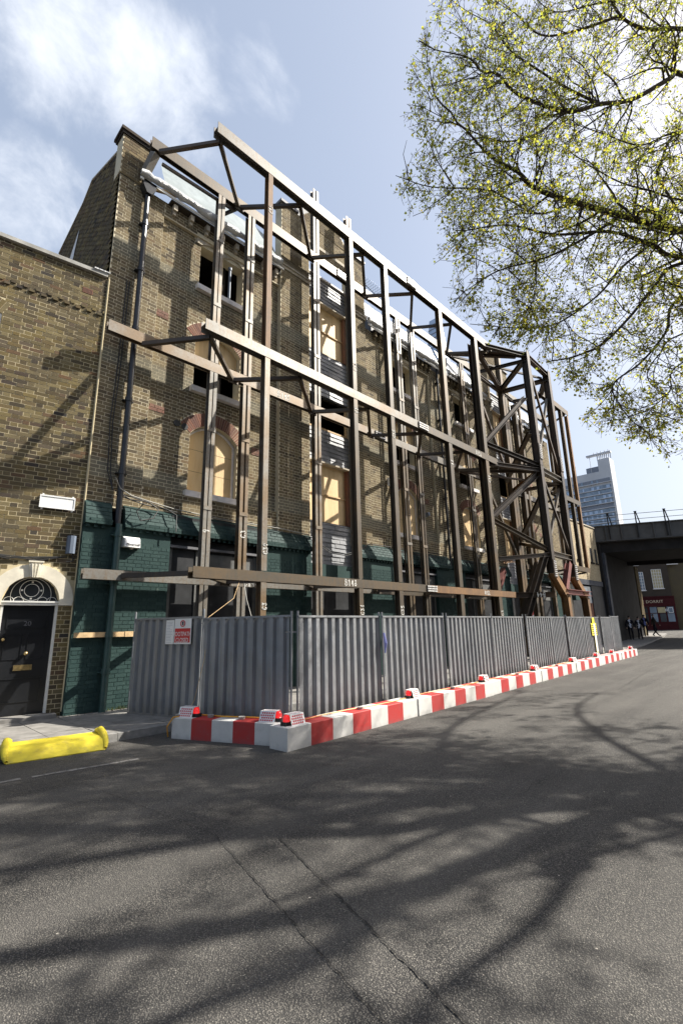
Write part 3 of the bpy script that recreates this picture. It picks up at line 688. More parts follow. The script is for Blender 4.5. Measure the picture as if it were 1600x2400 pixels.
# splayed brick ledge
for (a, c) in ((3.2, 3.74), (4.02, 9.62), (11.72, 17.4), (17.7, 22.9), (24.5, 30.6)):
    prof = [(-.002, 4.47), (-.11, 4.40), (-.22, 4.05), (-.235, 3.93), (-.14, 3.93), (-.14, 3.86), (-.002, 3.86)]
    n = len(prof); MB().add([(a, y, z) for y, z in prof]+[(c, y, z) for y, z in prof], [tuple(reversed(range(n))), tuple(range(n, 2*n))]+[(i, (i+1) % n, n+(i+1) % n, n+i) for i in range(n)]).build('ledge', 'green', mb_)
    b = MB(); 
    for r_ in range(4):
        t0, t1 = r_/4, (r_+1)/4; x = a-(.1 if r_ % 2 else 0)
        while x < c-.02:
            xa, xb = max(a, x), min(c, x+.215); x += .225
            if xb-xa < .03: continue
            q = R.uniform(.002, .012); p0 = (-.22+.11*t0, 4.05+.35*t0); p1 = (-.22+.11*t1, 4.05+.35*t1-.008)
            nx, nz = -.95*q, .30*q
            b.add([(xa+.004, p0[0]+nx, p0[1]+nz+.006), (xb-.004, p0[0]+nx, p0[1]+nz+.006), (xb-.004, p1[0]+nx, p1[1]+nz), (xa+.004, p1[0]+nx, p1[1]+nz), (xa+.004, p0[0], p0[1]), (xb-.004, p0[0], p0[1]), (xb-.004, p1[0], p1[1]), (xa+.004, p1[0], p1[1])], [(0, 1, 2, 3), (0, 4, 5, 1), (1, 5, 6, 2), (2, 6, 7, 3), (3, 7, 4, 0)])
    x = a
    while x < c-.05: b.box(x, min(c, x+.215), -.242-R.uniform(0, .006), -.22, 3.935, 3.99); b.box(x+.1, min(c, x+.315), -.240-R.uniform(0, .006), -.21, 3.995, 4.05); x += .225
    x = a+.03
    while x < c-.08: b.box(x, x+.07, -.195, -.14, 3.86, 3.925); x += .155
    b.build('ledge_brickwork', 'green', mb_, kind='stuff')
# building downpipes
def downpipe(x, y, z0, z1, r, mat, name, label, cat='downpipe', hop=True, zs=None):
    t = thing(name, label, cat, (x, y, 0)); b = MB(); b.tube([(0, 0, z0), (0, 0, z1)], r, 12); o = b.build('pipe', mat, t, smooth=False)
    for z in (zs or np.arange(z0+1.2, z1, 1.85)):
        MB().tube([(0, 0, z-.05), (0, 0, z+.05)], r+.018, 12).box(-r-.06, r+.06, r*.2, r+.06, z-.03, z-.012).build('collar', mat, t)
    return t
t = downpipe(3.88, YF-.13, 4.0, 12.95, .065, 'black_pipe', 'downpipe', 'thick black cast iron downpipe with hopper on the left end of the brick facade', zs=[5.2, 7.0, 8.9, 10.6, 12.0])
MB().prism([(-.07, 12.9), (.07, 12.9), (.17, 13.1), (.17, 13.26), (-.17, 13.26), (-.17, 13.1)], -.12, .1).build('hopper', 'black_pipe', t)
downpipe(3.88, YF-.24, .12, 3.98, .07, 'green_pipe', 'downpipe', 'green painted lower downpipe running over the green brick wall', zs=[.9, 1.62, 2.7, 3.75])
downpipe(17.54, YF-.1, 4.0, 13.3, .05, 'black_pipe', 'downpipe', 'thin black downpipe midway along the brick facade below torn polythene')
t = thing('vent_pipe', 'short grey vent pipe hanging in the top left window opening', 'pipe', (6.55, YF+.06, 0))
MB().tube([(0, 0, 11.3), (0, 0, 12.3)], .04, 10).tube([(0, 0, 12.28), (0, 0, 12.36)], .06, 10).tube([(0, 0, 11.3), (.03, -.02, 11.15), (.05, -.02, 11.05)], .015, 6).build('pipe', 'grey_box', t)
t = thing('cable_pair', 'pair of thin black cables strung down beside the downpipe on the facade', 'cable', (0, YF, 0))
for dx in (.0, .06):
    MB().tube([(3.62+dx, -.02, 10.2), (3.60+dx, -.03, 8), (3.55+dx, -.03, 6.4), (3.60+dx, -.04, 5.2), (3.72, -.12, 4.75)], .012, 6).build('cable', 'cable', t)
# cable tangle over green ledge
t = thing('cable_tangle', 'tangle of black cables drooping over the green ledge by the downpipe', 'cable', (0, YF, 0))
for pts, m in (([(3.74, -.15, 5.05), (3.85, -.2, 4.8), (4.1, -.2, 4.68), (4.6, -.15, 4.62), (5.2, -.12, 4.55), (6.5, -.1, 4.5), (8.5, -.12, 4.5), (9.5, -.2, 4.42)], 'cable_grey'), ([(3.76, -.15, 4.75), (4.1, -.2, 4.58), (4.5, -.2, 4.6), (4.75, -.22, 4.45), (4.6, -.3, 4.2), (4.3, -.33, 4.1), (4.2, -.33, 4.3), (4.35, -.3, 4.5)], 'cable'),
               ([(3.8, -.15, 4.7), (4.3, -.2, 4.62), (5.0, -.2, 4.48), (5.15, -.33, 4.35), (5.15, -.34, 3.95)], 'cable'), ([(3.78, -.16, 4.66), (4.4, -.2, 4.52), (5.4, -.16, 4.46), (7.0, -.12, 4.44), (9.6, -.2, 4.36)], 'cable')):
    MB().tube(pts, .013, 6).build('cable', m, t, smooth=True)
t = thing('cable_swag', 'black cables swagged across the grey slate bay between two brick piers', 'cable', (0, YF, 0))
for dz in (0, .06): MB().tube([(9.55, -.22, 4.45+dz), (9.9, -.1, 4.2+dz), (10.5, -.08, 3.98+dz), (11.2, -.08, 3.96+dz), (11.7, -.15, 4.08+dz), (12.3, -.16, 4.46), (16.8, -.16, 4.5)], .014, 6).build('cable', 'cable', t, smooth=True)
# alarm box
t = thing('alarm_box', 'white burglar alarm box with bell on the green brick wall', 'alarm box', (4.19, YF-.15, 3.61))
b = MB(); b.add([(-.2, 0, -.12), (.2, 0, -.12), (.2, 0, .13), (-.2, 0, .13), (-.17, -.15, -.12), (.17, -.15, -.12), (.17, -.12, .07), (-.17, -.12, .07)], [(4, 5, 6, 7), (0, 4, 7, 3), (5, 1, 2, 6), (7, 6, 2, 3), (0, 1, 5, 4)])
b.build('cover', 'sign_white', t); MB().tube([(0, -.09, -.12), (0, -.09, -.16)], .03, 10).build('sounder', 'stone', t)
MB().box(-.14, .16, -.152, -.147, -.09, -.03).build('name_plate', 'sign_white', t)
text_mesh('Honeywell', .068, 'sign_text', 'lettering', t, face_neg_y(.01, -.155, -.06), .001)
text_mesh('/\\/\\', .06, 'grey_text', 'emblem', t, face_neg_y(.02, -.140, .03), .001)
# old alarm box, round vent, wall anchors
tag(MB().box(13.65, 13.88, YF-.1, YF+.0, 6.85, 7.18).build('wall_box', 'sign_white'), 'small white box on the brick wall beside the second arched window', 'box')
tag(MB().tube([(15.95, YF-.05, 6.05), (15.95, YF-.25, 6.08)], .08, 10).build('wall_light', 'grey_box'), 'small grey floodlight on the brick wall right of the second arched window', 'light')
for (x, z) in ((5.2, 6.88), (5.42, 6.85)): tag(MB().tube([(x, YF+.11, z), (x, YF+.07, z)], .09, 12).build('wall_tie_plate', 'black_pipe'), 'round black iron tie plate %s left of the first arched window' % ('nearer, just' if x > 5.3 else 'farther'), 'tie plate')
# timber batten on left
t = thing('timber_rail', 'pale sawn timber rail fixed across the green wall beside the hoarding', 'timber', (0, YF-.2, 0))
MB().box(3.22, 4.2, -.05, .0, 1.58, 1.68).build('batten', 'timber', t); MB().box(4.2, 4.75, -.06, -.005, 1.575, 1.685).build('batten', 'timber', t)
# ================================================================== NEIGHBOUR HOUSE
NA = rad(-8)
nb = thing('brick_house', 'old yellow brick terrace house with black arched door left of the facade', 'house', (3.19, YF+.01, 0), NA)
dor = Opening(-1.19, -.24, .18, 2.30, .475, .32)
win = Opening(-2.9, -1.9, 7.0, 8.24, .12, .32)
nreg = [(-6, 0, .12, 10.0, 0)]
setbrick(.088, .248, .119)
nbf = brick_faces(nreg, [dor, win], 21, .006)
def innear(f): return f[0] > -1.9 and (f[2] < 4.6)
cand = [f for f in nbf if innear(f)]; cand.sort(key=lambda f: f[2]-.5*f[0]); cand = [f for f in cand if f[2] > 2.0][:200]
ids = set(map(id, cand)); single_bricks(cand, 'brick_old', nb)
bricks_mesh([f for f in nbf if id(f) not in ids]).build('brickwork', 'brick_old', nb, kind='stuff')
wall_slab(nreg, [dor, win], .3).build('wall', 'mortar_old', nb)
MB().box(-6, -.02, .3, 5, .1, 10).build('house_body', 'interior', nb)
arch_ring(win, .3, .0, nb, 'brick_old', 14)
MB().box(-2.9, -1.9, .1, .14, 7.0, 8.36).build('window_pane', 'glass', nb)
b = MB(); b.box(-1.96, -1.9, .02, .1, 7.0, 8.24); b.box(-2.9, -1.96, .04, .1, 8.2, 8.3); b.box(-2.9, -1.96, .04, .1, 7.55, 7.6); b.build('window_frame', 'white', nb)
# coping in lengths + lead end, dentil course of ragged bricks
b = MB(); MB().box(-6, -.02, -.09, .34, 10.0, 10.09).build('coping', 'concrete', nb)
MB().box(-.32, 0.02, -.12, .2, 10.092, 10.12).build('flashing', 'plastic', nb)
x = -6
b = MB()
while x < -.12:
    h = R.uniform(.045, .07); b.box(x, x+.10, -R.uniform(.03, .055), .0, 8.98-h/2, 8.98+h/2)
    if R.random() < .75: b.box(x+.115, x+.2, -R.uniform(.015, .035), .0, 9.03, 9.09)
    x += .225
b.build('ragged_string_course', 'brick_old', nb, kind='stuff')
MB().box(-.50, -.29, -.012, .0, 9.42, 9.55).build('air_brick', 'brick_red', nb)
b = MB()
for i in range(7):
    for j in range(4): b.box(-.488+i*.028, -.472+i*.028, -.014, -.0125, 9.435+j*.028, 9.450+j*.028)
b.build('air_brick_holes', 'crack', nb, kind='stuff')
# joint strip between the two buildings
MB().tube([(0.02, -.02, .2), (.02, -.02, 10.0)], .022, 8).build('joint_pipe', 'mortar_old', nb)
# door surround
cx, cz, ri, ro = dor.cx, 2.30, .475, .72
b = MB()
for k in range(18):
    t0, t1 = math.pi*k/18, math.pi*(k+1)/18
    if k in (8, 9): pass
    poly = [(cx-ri*math.cos(t0), cz+ri*math.sin(t0)), (cx-ri*math.cos(t1), cz+ri*math.sin(t1)), (cx-ro*math.cos(t1), cz+ro*math.sin(t1)), (cx-ro*math.cos(t0), cz+ro*math.sin(t0))]
    b.prism(poly, -.05, .1)
b.build('door_arch', 'cream', nb)
b = MB(); b.prism([(cx-.07, cz+ri-.02), (cx+.07, cz+ri-.02), (cx+.12, cz+ro+.03), (cx-.12, cz+ro+.03)], -.09, -.0502)
for q in (-.04, 0, .04): b.prism([(cx+q*.8-.008, cz+ri-.02), (cx+q*.8+.008, cz+ri-.02), (cx+q*1.5+.014, cz+ro), (cx+q*1.5-.014, cz+ro)], -.105, -.0902)
b.box(cx-.13, cx+.13, -.11, -.05, cz+ro+.03, cz+ro+.06); b.build('keystone', 'cream', nb)
MB().box(cx-ro-.02, cx-ri, -.06, .1, 2.22, 2.299).box(cx+ri, -.004, -.06, .1, 2.22, 2.299).build('impost', 'cream', nb)
dr = MB().box(cx-.43, cx+.43, .12, .17, .2, 2.22).build('door', 'black_paint', nb)
b = MB()
for (xa, xb, za, zb) in ((-.34, .34, 1.78, 2.12), (-.34, -.04, 1.2, 1.68), (.04, .34, 1.2, 1.68), (-.34, .34, .42, .86)):
    b = MB()
    for q in ((xa, xb, za, za+.018), (xa, xb, zb-.018, zb), (xa, xa+.018, za+.018, zb-.018), (xb-.018, xb, za+.018, zb-.018)): b.box(cx+q[0], cx+q[1], .108, .12, q[2], q[3])
    b.build('door_moulding', 'black_paint', dr)
MB().box(cx-.14, cx+.16, .098, .12, 1.0, 1.10).build('letter_plate', 'brass', dr); MB().box(cx-.09, cx+.11, .094, .0975, 1.03, 1.07).build('letter_flap', 'brass', dr)
def ball(x, y, z, r, name, mat, par, n=10):
    b = MB(); pts = [(x, y-r*math.cos(math.pi*i/n), z) for i in range(n+1)]; rs = [max(.001, r*math.sin(math.pi*i/n)) for i in range(n+1)]
    return b.tube(pts, rs, 12).build(name, mat, par, smooth=True)
ball(cx+.03, .07, 1.31, .038, 'door_knob', 'brass', dr); ball(cx-.36, .09, 1.58, .03, 'latch', 'brass', dr); ball(cx-.4, .09, 1.02, .025, 'latch', 'brass', dr)
text_mesh('20', .13, 'lead', 'door_number', dr, face_neg_y(cx, .107, 1.87), .002)
b = MB(); b.box(cx+.43, cx+.475, .02, .16, .2, 2.22); b.box(cx-.475, cx-.43, .02, .16, .2, 2.22); b.box(cx-.475, cx+.475, .0, .16, 2.222, 2.30); b.box(cx-.475, cx+.475, -.02, .0, 2.27, 2.30); b.build('door_frame', 'white', nb)
poly = [(cx-ri*math.cos(math.pi*k/16), cz+.001+ri*math.sin(math.pi*k/16)) for k in range(17)]
MB().prism(list(reversed(poly)), .13, .15).build('fanlight_pane', 'glass', nb)
b = MB()
def ring(b, x, z, r, a0=0, a1=360, w_=.011, y=.12):
    n = 24; P3 = [(x+r*math.cos(rad(a0+(a1-a0)*k/n)), y, z+r*math.sin(rad(a0+(a1-a0)*k/n))) for k in range(n+1)]
    for p, q in zip(P3, P3[1:]): b.bar(p, q, w_, w_)
ring(b, cx, cz+.215, .125); ring(b, cx, cz+.215, .20); ring(b, cx, cz+.12, .34, -20, 200, .009)
for q in (-.36, -.2, .2, .36): ring(b, cx+q, cz, .085, 0, 180, .009)
for q in (0, 90, 180, 270): a = rad(q); ball_p = (cx+.1625*math.cos(a), .12, cz+.215+.1625*math.sin(a)); b.box(ball_p[0]-.016, ball_p[0]+.016, .11, .13, ball_p[2]-.016, ball_p[2]+.016)
b.build('fanlight_tracery', 'white', nb)
st = MB().box(cx-.75, cx+.62, -.28, .12, .1, .19).build('door_step', 'paving', nb)
t = thing('wall_sign', 'blank faded white street name sign on the brick house wall above the door', 'sign', (3.19, YF+.01, 0), NA)
MB().box(-.79, -.17, -.06, -.045, 4.20, 4.44).build('plate', 'sign_white', t)
b = MB(); b.box(-.80, -.16, -.07, -.0605, 4.42, 4.45); b.box(-.80, -.16, -.07, -.0605, 4.18, 4.2); b.box(-.80, -.78, -.07, -.0605, 4.2, 4.42); b.box(-.18, -.16, -.07, -.0605, 4.2, 4.42)
for (a, z) in ((-.76, 4.45), (-.22, 4.45), (-.76, 4.15), (-.22, 4.15)): b.box(a, a+.03, -.045, .0, z, z+.03)
b.build('frame', 'sign_white', t)
t = thing('junction_box', 'rounded grey bulkhead box with cables on the brick house beside the joint', 'junction box', (3.19, YF+.01, 0), NA)
b = MB(); P2 = [(-.23, 0), (-.22, -.09), (-.17, -.13), (-.11, -.13), (-.06, -.09), (-.05, 0)]; n = len(P2)
b.add([(x, y, 3.27) for x, y in P2]+[(x, y, 3.64) for x, y in P2], [tuple(range(n)), tuple(reversed(range(n, 2*n)))]+[(i, n+i, n+(i+1) % n, (i+1) % n) for i in range(n)]); b.build('housing', 'grey_box', t)
MB().tube([(-.1, -.06, 3.27), (-.08, -.07, 3.12), (-.2, -.05, 3.1)], .012, 6).tube([(-.14, -.06, 3.27), (-.06, -.06, 3.16), (-.02, -.04, 3.3)], .01, 6).build('cable', 'cable', t)
t = thing('cable_run', 'sagging bundle of black cables above the arched door', 'cable', (3.19, YF+.01, 0), NA)
for i in range(6): MB().tube([(-5, -.04, 3.3+i*.02), (-2.2, -.03, 3.2+.02*i), (-1.2, -.04, 3.13+R.uniform(-.03, .05)), (-.7, -.03, 3.12+R.uniform(-.03, .05)), (-.2, -.04, 3.2)], .010, 5).build('cable', 'cable', t)
# ================================================================== STEEL FRAME
YO, YI = 8.80, 10.35
fr = thing('facade_retention_frame', 'long rusty steel frame of columns and beams propping the brick facade', 'steel frame')
def beam(x0, x1, yf, z0, z1, mat, dy=.2, name='beam'):
    b = MB(); zc = (z0+z1)/2; b.hsec((x0, yf+dy/2, zc), (x1, yf+dy/2, zc), z1-z0, dy, .02, up=(0, 1, 0)); return b.build(name, mat, fr)
# outer beams in lengths between splices
for (z0, z1, segs) in ((14.12, 14.46, ((4.77, 13.05, 'steel_pale'), (13.06, 19.32, 'steel_brown'))), (8.36, 8.63, ((4.72, 13.2, 'steel_pale'), (13.21, 19.35, 'steel_brown'))), (2.71, 2.94, ((4.73, 13.1, 'steel_brown'), (13.11, 19.2, 'steel_orange')))):
    for a, c, m_ in segs: beam(a, c, YO, z0, z1, m_, .22)
for (z0, z1, segs) in ((14.12, 14.46, ((3.74, 10.9, 'steel_brown'), (10.91, 21.0, 'steel_brown'))), (8.36, 8.63, ((3.16, 12.7, 'steel_pale'), (12.71, 20.6, 'steel_pale'))), (2.73, 2.94, ((3.18, 12.4, 'steel_pale'), (12.41, 20.6, 'steel_brown')))):
    for a, c, m_ in segs: beam(a, c, YI, z0, z1, m_, .15)
# outer columns (front flange to the street)
for cx_, wd, m_ in ((6.47, .15, 'steel_orange'), (9.73, .16, 'steel_brown'), (11.5, .17, 'steel_pale') if False else (11.51, .18, 'steel_brown'), (14.98, .22, 'steel_brown'), (17.82, .25, 'steel_brown')):
    for (za, zb) in ((.12, 2.70), (2.96, 8.345), (8.64, 14.11)):
        MB().hsec((cx_, YO+.1, za), (cx_, YO+.1, zb), wd, .19, .018, up=(0, -1, 0)).build('column', 'steel_pale' if (cx_ < 7 and za < 8) else m_, fr)
# inner twin channel columns with straps
def twin(cx_, wd, top, m_, low='steel_pale'):
    for (za, zb) in ((.12, 2.72), (2.95, 8.35), (8.64, 14.11)) + (((14.47, top),) if top > 14.5 else ()):
        b = MB()
        for s_ in (-1, 1):
            x = cx_+s_*(wd/2-.0); b.box(min(x, x-s_*.095), max(x, x-s_*.095), YI-.002, YI+.014, za, zb); xi = cx_+s_*.018; b.box(min(xi, xi+s_*.014), max(xi, xi+s_*.014), YI+.014, YI+.15, za, zb); b.box(min(x, x-s_*.095), max(x, x-s_*.095), YI+.15, YI+.164, za, zb)
        b.build('twin_channel_column', m_ if za > 8 else low, fr)
    for z in (4.62, 6.7, 10.42, 12.53):
        MB().box(cx_-wd/2-.004, cx_+wd/2+.004, YI-.016, YI-.003, z-.05, z+.05).build('strap_plate', 'steel_pale', fr)
for cx_, wd, top, m_ in ((5.86, .22, 0, 'steel_pale'), (6.91, .25, 0, 'steel_pale'), (9.61, .26, 17.2, 'steel_pale'), (11.33, .26, 17.2, 'steel_pale'), (14.17, .29, 0, 'steel_pale'), (15.17, .29, 0, 'steel_pale'), (19.2, .32, 0, 'steel_brown')):
    twin(cx_, wd, top, m_, 'steel_brown' if cx_ in (14.17, 15.17) else m_)
# plan bracing zig-zag at three levels
zz = [(3.95, YI), (4.95, YO+.2), (6.42, YI), (7.70, YO+.2), (9.33, YI), (10.50, YO+.2), (12.15, YI), (13.35, YO+.2), (15.07, YI), (16.10, YO+.2), (17.9, YI), (19.1, YO+.2)]
for zl in (14.1, 8.33, 2.83):
    for i, (p, q) in enumerate(zip(zz, zz[1:])):
        MB().bar((p[0], p[1], zl), (q[0], q[1], zl), .10, .10).build('strut', 'steel_brown' if (i+int(zl)) % 3 == 0 else 'steel_dark', fr)
    for p in zz[2::2]: MB().box(p[0]-.13, p[0]+.16, YI-.06, YI-.004, zl-.1, zl+.1).build('gusset_plate', 'steel_dark', fr)
MB().bar((3.86, YI+.05, 14.0), (3.75, 10.7, 13.5), .18, .2).build('wall_bracket', 'steel_pale', fr)
MB().bar((4.1, YI+.15, 13.95), (6.35, YI+.12, 14.02), .07, .07).build('tie', 'steel_dark', fr)
MB().bar((6.4, YI+.1, 14.1), (5.9, 10.85, 13.7), .08, .08).build('tie', 'steel_dark', fr)
for (x, yf, z, h) in ((13.05, YO, 14.29, .34), (13.2, YO, 8.49, .27), (13.1, YO, 2.825, .24), (10.9, YI, 14.29, .34), (12.7, YI, 8.49, .27)):
    s_ = MB().box(x-.28, x+.28, yf-.02, yf-.003, z-h/2+.02, z+h/2-.02).build('splice_plate', 'steel_dark', fr)
    b = MB()
    for i in range(7):
        for j in (-1, 0, 1): b.box(x-.25+i*.08, x-.205+i*.08, yf-.045, yf-.0205, z+j*h*.3-.022, z+j*h*.3+.022)
    b.build('bolt_rows', 'bolt', s_, kind='stuff')
marks('B148', 5.9, 2.80, .17, YO-.004, fr) if False else None
marks('B148', 9.1, 2.745, .17, YO-.004, fr); marks('B152', 16.6, 2.75, .14, YO-.004, fr); marks('B152', 16.9, 8.40, .16, YO-.004, fr)
marks('B148', 7.0, 2.75, .16, YI-.004, fr); marks('B145', 8.0, 8.41, .17, YI-.004, fr); marks('B152', 17.6, 8.58, .17, YI-.004, fr, flip=True)
marks('C39', 6.55, 3.35, .12, YO-.004, fr, vertical=True); marks('C3', 6.55, 2.1, .12, YO-.004, fr, vertical=True); marks('C39', 6.55, 12.8, .12, YO-.004, fr, vertical=True)
marks('C36', 9.81, 9.3, .13, YO-.004, fr, vertical=True); marks('C3', 9.81, 7.9, .13, YO-.004, fr, vertical=True); marks('C36', 9.81, 2.0, .13, YO-.004, fr, vertical=True); marks('C35', 11.58, 7.6, .13, YO-.004, fr, vertical=True); marks('C35', 11.58, 2.0, .13, YO-.004, fr, vertical=True)
marks('9', 5.93, 4.0, .18, YI-.004, fr, vertical=True); marks('C3', 6.99, 4.0, .15, YI-.004, fr, vertical=True)
marks('16', 15.06, 7.5, .15, YO-.004, fr, vertical=True); marks('C31', 17.92, 7.4, .15, YO-.004, fr, vertical=True); marks('C3', 17.92, 2.0, .15, YO-.004, fr, vertical=True)
# far section of the frame beyond the tower
f2 = thing('facade_retention_frame', 'far end section of the rusty steel frame beyond the bracing tower', 'steel frame')
for z0, z1 in ((14.1, 14.42), (8.33, 8.6), (4.4, 4.66)):
    MB().hsec((25.4 if z0 > 5 else 26.5, 9.05, (z0+z1)/2), (29.45, 9.05, (z0+z1)/2), z1-z0, .2, .02, up=(0, 1, 0)).build('beam', 'steel_brown', f2)
    MB().hsec((24.3, YI+.1, (z0+z1)/2), (30.0, YI+.1, (z0+z1)/2), z1-z0, .16, .02, up=(0, 1, 0)).build('beam', 'steel_pale', f2)
    for x in (26.3, 27.9, 29.1): MB().bar((x, 9.1, z0), (x+.9, YI, z0), .09).build('strut', 'steel_dark', f2)
for x, za, zb in ((28.3, 4.66, 8.32), (28.3, 8.61, 14.08), (29.3, 4.67, 8.32), (29.3, 8.61, 14.08)):
    MB().hsec((x, 9.05, za), (x, 9.05, zb), .18, .18, .018, up=(0, -1, 0)).build('column', 'steel_orange' if x > 29 else 'steel_brown', f2)
for x in (25.6, 27.6, 29.9): MB().box(x-.1, x+.1, YI, YI+.16, .12, 14.05).build('column', 'steel_brown', f2)
# bracing tower
tw = thing('bracing_tower', 'bulging rusty steel bracing tower with crossed struts and kinked legs', 'steel tower')
Bx, By, Cx, Cy = 21.05, 7.95, 23.72, 8.0
def hs(p, q, w_, h_, m_, n_='leg', up=(0, -1, 0)): return MB().hsec(p, q, w_, h_, .02, up=up).build(n_, m_, tw)
for (x, y, m_) in ((Bx, By, 'steel_dark'), (Cx, Cy, 'steel_dark')):
    hs((x, y, 8.64), (x, y, 14.45), .30, .30, m_); hs((x, y, 3.75), (x, y, 8.62), .30, .30, m_)
    hs((x, y, 3.74), (x+1.22, y, 2.8), .28, .30, 'steel_orange', 'kinked_leg'); hs((x+1.25, y, 2.82), (x+1.32, y, .1), .28, .30, 'steel_orange', 'kinked_leg')
    for z in (9.3, 3.95):
        s_ = MB().box(x-.16, x+.16, y-.175, y-.152, z-.38, z+.38).build('splice_plate', 'steel_dark', tw); b = MB()
        for i in range(8):
            for j in (-1, 0, 1): b.box(x+j*.09-.02+(.02 if i % 2 else 0), x+j*.09+.025+(.02 if i % 2 else 0), y-.195, y-.1755, z-.34+i*.09, z-.295+i*.09)
        b.build('bolt_rows', 'bolt', s_, kind='stuff')
hs((18.05, 9.1, .12), (18.05, 9.1, 14.1), .34, .30, 'steel_dark')
for (x, y, m_) in ((20.5, 10.25, 'steel_brown'), (23.2, 10.3, 'steel_brown'), (23.6, 10.35, 'steel_brown'), (24.75, 10.35, 'steel_brown')):
    hs((x, y, .12), (x, y, 15.9 if x < 21 else (16.7 if x < 23.4 else 13.8)), .24, .26, m_, 'rear_leg')
pairs = [((19.35, 9.0, 14.28), (Bx, By, 14.28), .22, 'steel_dark', 'top_beam'), ((19.35, 9.0, 8.5), (Bx, By, 8.5), .24, 'steel_dark', 'mid_beam'), ((19.2, 8.95, 2.82), (20.6, 7.75, 2.82), .22, 'steel_dark', 'low_beam'),
 ((Bx, By, 14.28), (Cx, Cy, 14.28), .22, 'steel_dark', 'top_beam'), ((Bx+.1, By, 8.48), (Cx, Cy, 8.48), .24, 'steel_pale', 'mid_beam'), ((Bx+.1, By, 4.63), (Cx, Cy, 4.63), .22, 'steel_pale', 'low_beam'),
 ((Cx, Cy, 14.28), (25.6, 9.05, 14.28), .22, 'steel_dark', 'top_beam'), ((Cx, Cy, 8.48), (25.6, 9.05, 8.48), .22, 'steel_dark', 'mid_beam'),
 ((18.3, 9.05, 14.2), (Bx, By, 14.25), .18, 'steel_dark', 'brace'), ((18.1, 10.3, 14.15), (Bx-.4, By+.3, 14.15), .14, 'steel_dark', 'brace'), ((18.3, 10.3, 14.1), (Cx-.2, Cy+.2, 14.1), .09, 'steel_dark', 'brace'),
 ((18.2, 9.05, 13.95), (23.2, 10.3, 14.1), .2, 'steel_dark', 'brace'), ((23.2, 10.3, 14.1), (Bx, By, 14.1), .2, 'steel_brown', 'brace'), ((23.2, 10.3, 14.0), (Cx, Cy, 14.0), .2, 'steel_dark', 'brace'), ((20.5, 10.3, 14.05), (24.75, 10.4, 14.05), .16, 'steel_dark', 'brace'),
 ((24.75, 10.35, 14.0), (25.6, 9.05, 14.1), .14, 'steel_dark', 'brace'), ((20.5, 10.25, 14.1), (Bx, By, 14.0), .14, 'steel_dark', 'brace'),
 ((20.6, By+.1, 11.9), (18.3, 9.0, 9.4), .19, 'steel_dark', 'brace'), ((18.3, 9.0, 9.25), (Bx, By, 8.65), .19, 'steel_dark', 'brace'), ((20.7, By+.1, 10.2), (22.5, 10.2, 8.7), .18, 'steel_brown', 'brace'),
 ((20.9, By+.1, 8.2), (18.3, 9.0, 6.1), .22, 'steel_dark', 'brace'), ((18.3, 9.0, 5.85), (20.9, By+.05, 4.8), .18, 'steel_brown', 'brace'), ((18.3, 9.0, 4.25), (20.9, By, 4.55), .17, 'steel_dark', 'brace'),
 ((Bx+.1, By, 7.4), (23.5, 10.3, 5.7), .18, 'steel_brown', 'brace'), ((23.5, 10.3, 5.65), (Bx+.2, By, 4.8), .17, 'steel_brown', 'brace'),
 ((18.2, 9.1, 8.4), (Bx-.1, By, 8.4), .18, 'steel_dark', 'brace'), ((18.2, 10.3, 8.35), (Bx, By, 8.35), .12, 'steel_dark', 'brace'), ((23.4, 10.3, 8.4), (Bx, By, 8.4), .18, 'steel_orange', 'brace'), ((18.2, 10.35, 8.3), (Cx, Cy, 8.3), .08, 'steel_dark', 'brace'), ((23.4, 10.3, 8.35), (Cx, Cy, 8.35), .16, 'steel_dark', 'brace'),
 ((20.7, By+.1, 4.45), (18.6, 8.9, .2), .24, 'steel_dark', 'raking_brace'), ((22.2, 9.0, 4.4), (19.8, 9.6, .2), .2, 'steel_dark', 'raking_brace'), ((19.6, 9.4, 4.3), (21.0, 9.6, 4.5), .2, 'steel_orange', 'brace'),
 ((Bx+.2, By-.02, 13.7), (Cx-.1, Cy-.02, 8.9), .10, 'steel_dark', 'brace'), ((Cx-.1, Cy+.1, 12.9), (Bx+.2, By+.1, 8.8), .11, 'steel_pale', 'brace'), ((Bx+.2, By-.02, 8.2), (Cx-.1, Cy-.02, 4.9), .10, 'steel_dark', 'brace'), ((Cx-.05, Cy+.1, 8.1), (Bx+.2, By+.1, 4.9), .11, 'steel_pale', 'brace'),
 ((18.15, 9.1, 13.5), (20.5, 10.25, 9.0), .10, 'steel_dark', 'brace'), ((20.5, 10.25, 13.3), (18.3, 9.1, 8.8), .10, 'steel_dark', 'brace'), ((18.15, 9.1, 8.0), (20.5, 10.25, 4.2), .10, 'steel_orange', 'brace'), ((20.5, 10.25, 8.0), (18.3, 9.1, 4.4), .10, 'steel_pale', 'brace'),
 ((20.5, 10.25, 12.8), (23.2, 10.3, 8.8), .12, 'steel_dark', 'brace'), ((20.6, 10.25, 7.9), (23.5, 10.3, 4.4), .12, 'steel_brown', 'brace')]
for p, q, w_, m_, n_ in pairs:
    MB().hsec(p, q, w_, w_, .02).build(n_, m_, tw) if w_ > .13 else MB().bar(p, q, w_).build(n_, m_, tw)
MB().hsec((Bx+2.0, By-.05, 4.35), (Bx+1.15, By-.05, 3.1), .28, .22, .02, up=(0, -1, 0)).build('red_brace', 'redpaint', tw)
MB().hsec((Bx+1.0, By-.1, 3.0), (Cx+1.6, Cy-.1, 3.0), .26, .22, .02).build('red_beam', 'redpaint', tw)
MB().hsec((20.0, 9.6, 4.0), (18.6, 9.3, 2.9), .2, .2, .02).build('red_brace', 'redpaint', tw)
